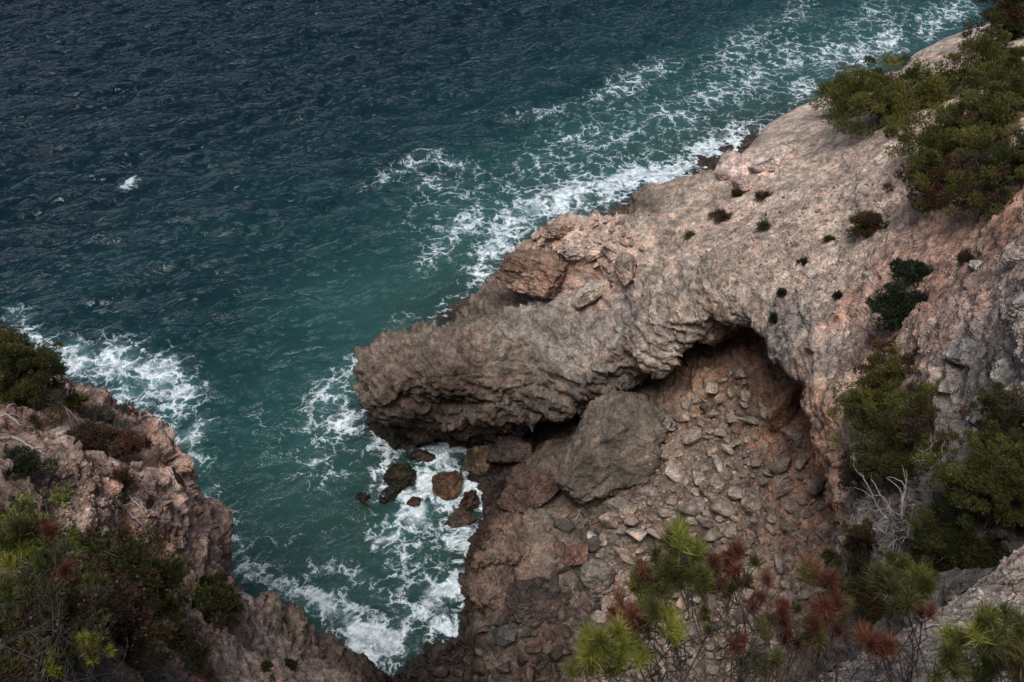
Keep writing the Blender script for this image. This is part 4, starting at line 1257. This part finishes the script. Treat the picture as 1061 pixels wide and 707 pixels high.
# ------------------------------------------------------------------ dry stalks with pale seed heads, near left
def stalks(px, py, w, h, n, label, seed):
    r = np.random.RandomState(seed)
    g = np.array(hit(px, py, BVH)); m = view_m(g)
    paths, heads = [], []
    for _ in range(n):
        a = hit(px + r.uniform(-.5, .5) * w, py + r.uniform(-.2, .1) * h, BVH)
        if a is None:
            continue
        a = np.array(a)
        L_ = h * m * r.uniform(.5, 1.0)
        p = walk(a, np.array([r.normal() * .35, r.normal() * .3 + .1, 1]), L_, r, 8, .12)
        paths.append((p, np.linspace(.5, .22, len(p)) * m))
        for _ in range(3):
            k = r.randint(4, 9)
            s = walk(p[k], np.array([r.normal(), r.normal(), .9]), L_ * r.uniform(.12, .3), r, 4, .15)
            paths.append((s, np.linspace(.3, .16, len(s)) * m))
            heads.append(s[-1])
        heads.append(p[-1])
    V, Q = tubes(paths, 4)
    o = link("dry_stalks", None, None, label, "dry plant", loc=g)
    link("stem", make_mesh("stem", V - g, Q, M_DARKTWIG, True), o)
    V0, F0 = ico(2)
    me = make_mesh("seed_head", V0 * np.array([1, 1, .8]) * (1 + r.uniform(-.2, .2, (len(V0), 1))), F0, M_STONE, True, np.full((len(V0), 3), .26))
    for hd in heads:
        c_ = link("seed_head", me, o, loc=hd - g)
        c_.scale = [m * r.uniform(.7, 1.7)] * 3


stalks(60, 690, 40, 110, 16, "dry dark stalks with pale seed heads in the near left corner", 91)
stalks(140, 690, 26, 100, 14, "dry stalks with pale seed heads below the grass green bush", 92)
stalks(208, 690, 26, 90, 4, "tall forked dry stalk in front of the green cushion bush", 93)
print("plants", round(time.time() - T0, 1))


# ------------------------------------------------------------------ near pine saplings: long needles in brushes on dark stems
GREEN_N = [(.18, .19, .034), (.225, .22, .04), (.12, .13, .028)]
DKGREEN_N = [(.085, .10, .02), (.06, .07, .018)]
OLIVE_N = [(.085, .082, .025), (.10, .085, .03), (.065, .06, .022)]
RUST_N = [(.135, .046, .030), (.10, .036, .026), (.165, .066, .038)]


def sapling(base_px, depth, tufts, label, seed, bare=4):
    """tufts: photo x, photo y, radius in photo pixels, colours"""
    r = np.random.RandomState(seed)
    cam0 = np.array([0, 0, CAM_H])
    base = cam0 + ray(*base_px) * depth
    m = depth / FPX
    b2 = BVHL.find_nearest(Vector(base))[0] or BVH.find_nearest(Vector(base))[0]
    gb = np.array(b2) if b2 is not None and (b2 - Vector(base)).length < 1.5 else base
    o = link("pine_sapling", None, None, label, "pine sapling", loc=gb)
    paths, VV, CC = [], [], []
    ends = []
    for x, y, rad, cols in tufts:
        q = cam0 + ray(x, y) * (depth + r.uniform(-.25, .25))
        ends.append((q, rad, cols))
    mid = base + (np.mean([e_[0] for e_ in ends], 0) - base) * .45 if len(ends) > 1 else base
    st = limb(gb - np.array([0, 0, .05]), mid, 1.5 * m, 1.1 * m, r, .14, 7)
    paths.append(st)
    for q, rad, cols in ends:
        root = mid if r.rand() < .6 else st[0][4]
        lp = limb(root, q, .95 * m, .5 * m, r, .24, 9, -.05)
        paths.append(lp)
        nb = max(3, int(rad / 3.6))
        tipd = unit(lp[0][-1] - lp[0][-3])
        for _ in range(nb):                                   # shoots of this tuft, each a brush of needles
            d = unit(tipd * .6 + np.array([0, 0, .8]) + r.normal(size=3) * .42)
            a = q + r.normal(size=3) * rad * m * .48 - d * rad * m * .4
            Ls = rad * m * r.uniform(.5, 1.0)
            paths.append((np.array([lp[0][-2], (lp[0][-2] + a) / 2 + r.normal(size=3) * .01, a, a + d * Ls]), np.array([.7, .6, .5, .3]) * m))
            k = 190
            t = r.rand(k)
            S = a + d * Ls * t[:, None]
            D = unit(d * r.uniform(.4, 1.1, (k, 1)) + unit(r.normal(size=(k, 3))) * .85)
            V, Q = leaf_quads(S, D, r.uniform(11, 23, k) * m * min(1, rad / 20), np.full(k, .7 * m), r)
            VV.append(V)
            pal = cols if r.rand() < .8 else OLIVE_N
            c = np.array(pal)[r.randint(len(pal))] * r.uniform(.75, 1.25)
            CC.append(np.repeat(c * r.uniform(.7, 1.35, (k, 1)), 4, 0))
    for _ in range(bare * 2):
        k = r.randint(2, 6)
        s = walk(st[0][k], np.array([r.normal() * .6, r.normal() * .3, 1]), 90 * m * r.uniform(.6, 1.2), r, 9, .16)
        paths.append((s, np.linspace(.7, .22, len(s)) * m))
        for _ in range(4):
            j = r.randint(3, 9)
            s2 = walk(s[j], unit(s[j] - s[j - 1]) + r.normal(size=3) * .6, 40 * m * r.uniform(.5, 1.2), r, 6, .2)
            paths.append((s2, np.linspace(.6, .22, len(s2)) * m))
    V, Q = tubes(paths, 6)
    link("stem", make_mesh("stem", V - gb, Q, M_DARKTWIG, True), o)
    V = np.concatenate(VV)
    link("needles", make_mesh("needles", V - gb, np.arange(len(V)).reshape(-1, 4), M_LEAF, False, np.concatenate(CC)), o)


sapling((712, 775), 4.6, [(701, 566, 20, GREEN_N), (717, 571, 18, GREEN_N), (680, 584, 18, OLIVE_N), (674, 602, 20, GREEN_N), (680, 622, 18, GREEN_N), (690, 641, 20, GREEN_N), (730, 600, 16, DKGREEN_N), (712, 603, 16, OLIVE_N), (693, 596, 18, OLIVE_N), (690, 606, 16, OLIVE_N), (700, 588, 16, GREEN_N)],
        "tallest near sapling with bright green needle tufts", 201, 5)
sapling((640, 800), 4.4, [(612, 674, 24, GREEN_N), (630, 668, 22, GREEN_N), (602, 684, 18, GREEN_N), (648, 690, 20, GREEN_N), (653, 660, 12, OLIVE_N), (625, 688, 20, GREEN_N)], "low bright green sapling in front of the shore boulders", 202, 2)
sapling((690, 790), 4.8, [(648, 628, 17, RUST_N), (654, 640, 16, RUST_N), (660, 616, 12, RUST_N), (671, 654, 14, RUST_N), (724, 592, 14, RUST_N), (664, 598, 10, RUST_N)], "rust red dried sapling left of the tallest green one", 203, 5)
sapling((770, 800), 4.9, [(755, 580, 16, RUST_N), (770, 582, 15, RUST_N), (750, 606, 14, RUST_N), (757, 618, 12, RUST_N), (786, 614, 14, RUST_N), (777, 602, 12, OLIVE_N), (738, 640, 12, OLIVE_N), (765, 668, 13, RUST_N), (745, 592, 14, RUST_N)], "rust red sapling right of the tallest green one", 204, 8)
sapling((812, 800), 5.0, [(793, 655, 14, OLIVE_N), (808, 645, 16, RUST_N), (824, 663, 14, RUST_N), (815, 630, 12, RUST_N), (780, 686, 16, DKGREEN_N), (800, 684, 14, OLIVE_N)], "olive and rust sapling in the middle of the near row", 205, 7)
sapling((860, 800), 5.0, [(848, 602, 18, RUST_N), (855, 622, 18, RUST_N), (846, 640, 16, RUST_N), (862, 650, 16, RUST_N), (870, 636, 16, OLIVE_N), (866, 606, 14, RUST_N), (850, 660, 14, RUST_N)], "densest rust red sapling beside the cave's outer rim", 206, 5)
sapling((945, 800), 5.0, [(922, 604, 18, OLIVE_N), (935, 610, 18, OLIVE_N), (950, 608, 20, DKGREEN_N), (908, 667, 18, RUST_N), (900, 660, 14, RUST_N), (916, 676, 14, RUST_N), (958, 636, 12, RUST_N), (944, 624, 16, OLIVE_N)], "dark forked sapling in front of the gravel ledge", 207, 9)
sapling((1035, 820), 4.4, [(1000, 668, 24, GREEN_N), (1022, 660, 26, GREEN_N), (1045, 668, 26, DKGREEN_N), (1010, 690, 26, DKGREEN_N), (1036, 690, 26, GREEN_N), (1058, 690, 24, RUST_N), (1062, 664, 20, DKGREEN_N), (985, 690, 18, OLIVE_N)], "dense green sapling at the photo's lower corner on the ledge", 208, 1)
sapling((40, 800), 8.0, [(45, 545, 10, RUST_N), (52, 556, 12, RUST_N), (28, 552, 16, OLIVE_N), (12, 556, 18, DKGREEN_N), (10, 575, 16, GREEN_N), (45, 580, 12, DKGREEN_N), (70, 590, 12, RUST_N), (8, 610, 14, DKGREEN_N), (30, 600, 12, OLIVE_N)], "yellow green sapling with red tips at the photo's left edge", 209, 3)
sapling((100, 800), 8.5, [(95, 665, 11, GREEN_N), (100, 678, 9, GREEN_N), (58, 685, 10, GREEN_N), (48, 692, 10, GREEN_N), (99, 604, 10, OLIVE_N), (53, 640, 10, OLIVE_N), (40, 655, 8, OLIVE_N)], "sparse sapling with yellow green tips in the near left scrub", 210, 5)


# ------------------------------------------------------------------ shag on the cliff edge
def bird():
    g = np.array(hit(186, 500, BVH)); m = view_m(g)
    s = 19 * m                                             # body length
    # spine from tail to beak, x forward, z up, unit body length; radii across and up
    sp_ = [(-.52, .04, .03, .012), (-.42, .08, .055, .022), (-.30, .16, .085, .06), (-.15, .25, .125, .115), (.02, .35, .14, .135), (.16, .45, .115, .115), (.25, .54, .07, .075), (.29, .64, .048, .05), (.30, .74, .042, .042),
           (.31, .81, .05, .05), (.355, .85, .052, .048), (.41, .855, .036, .032), (.46, .85, .016, .014), (.53, .845, .010, .010), (.56, .83, .003, .004)]
    P = np.array([(a, 0, b) for a, b, _, _ in sp_])
    tt = np.linspace(0, len(P) - 1, 60)
    I = lambda k: np.interp(tt, np.arange(len(P)), [q[k] for q in sp_])
    px_, pz_, ra, rb = I(0), I(1), I(2), I(3)
    sm = lambda a: np.convolve(np.pad(a, 2, 'edge'), np.ones(5) / 5, 'valid')
    px_, pz_, ra, rb = sm(px_), sm(pz_), sm(ra), sm(rb)
    tx, tz = np.gradient(px_), np.gradient(pz_)
    n_ = np.hypot(tx, tz); tx, tz = tx / n_, tz / n_
    th = np.arange(20) * 2 * np.pi / 20
    ring = np.stack([px_[:, None] - tz[:, None] * np.sin(th) * rb[:, None], np.cos(th) * ra[:, None], pz_[:, None] + tx[:, None] * np.sin(th) * rb[:, None]], -1)
    V = ring.reshape(-1, 3)
    ii = np.arange(60 * 20).reshape(60, 20)
    Q = np.stack([ii[:-1], np.roll(ii, -1, 1)[:-1], np.roll(ii, -1, 1)[1:], ii[1:]], -1).reshape(-1, 4)
    t = NT("black_plumage")
    blk = t.out(t.n("BsdfPrincipled", {"Base Color": (.008, .009, .009, 1), "Roughness": .7, "Specular IOR Level": .1}))
    o = link("bird", make_mesh("bird", V * s, Q, blk, True), None, "black long necked seabird perched on the left cliff's edge", "bird", loc=g + np.array([0, 0, .01]))
    o.rotation_euler = (0, 0, math.radians(135))
    for sg in (-1, 1):
        wv_, wq = ico(3)
        w_ = wv_ * np.array([.27, .045, .10]); c, s_ = math.cos(-.55), math.sin(-.55)
        w_ = np.stack([w_[:, 0] * c + w_[:, 2] * s_, w_[:, 1], -w_[:, 0] * s_ + w_[:, 2] * c], 1) + np.array([-.10, sg * .115, .28])
        link("wing", make_mesh("wing", w_ * s, wq, blk, True), o)
        lv, lq = tubes([(np.array([(.0, sg * .07, .24), (.01, sg * .075, .12), (.0, sg * .08, .01), (.10, sg * .09, -.005)]) * s, np.array([.035, .018, .016, .022]) * s)], 6)
        link("leg", make_mesh("leg", lv, lq, blk, True), o)
        ev, eq = ico(2)
        link("eye", make_mesh("eye", (ev * .009 + np.array([.37, sg * .046, .865])) * s, eq, M_STONE, True, np.full((len(ev), 3), .12)), o)


bird()
print("done", round(time.time() - T0, 1))
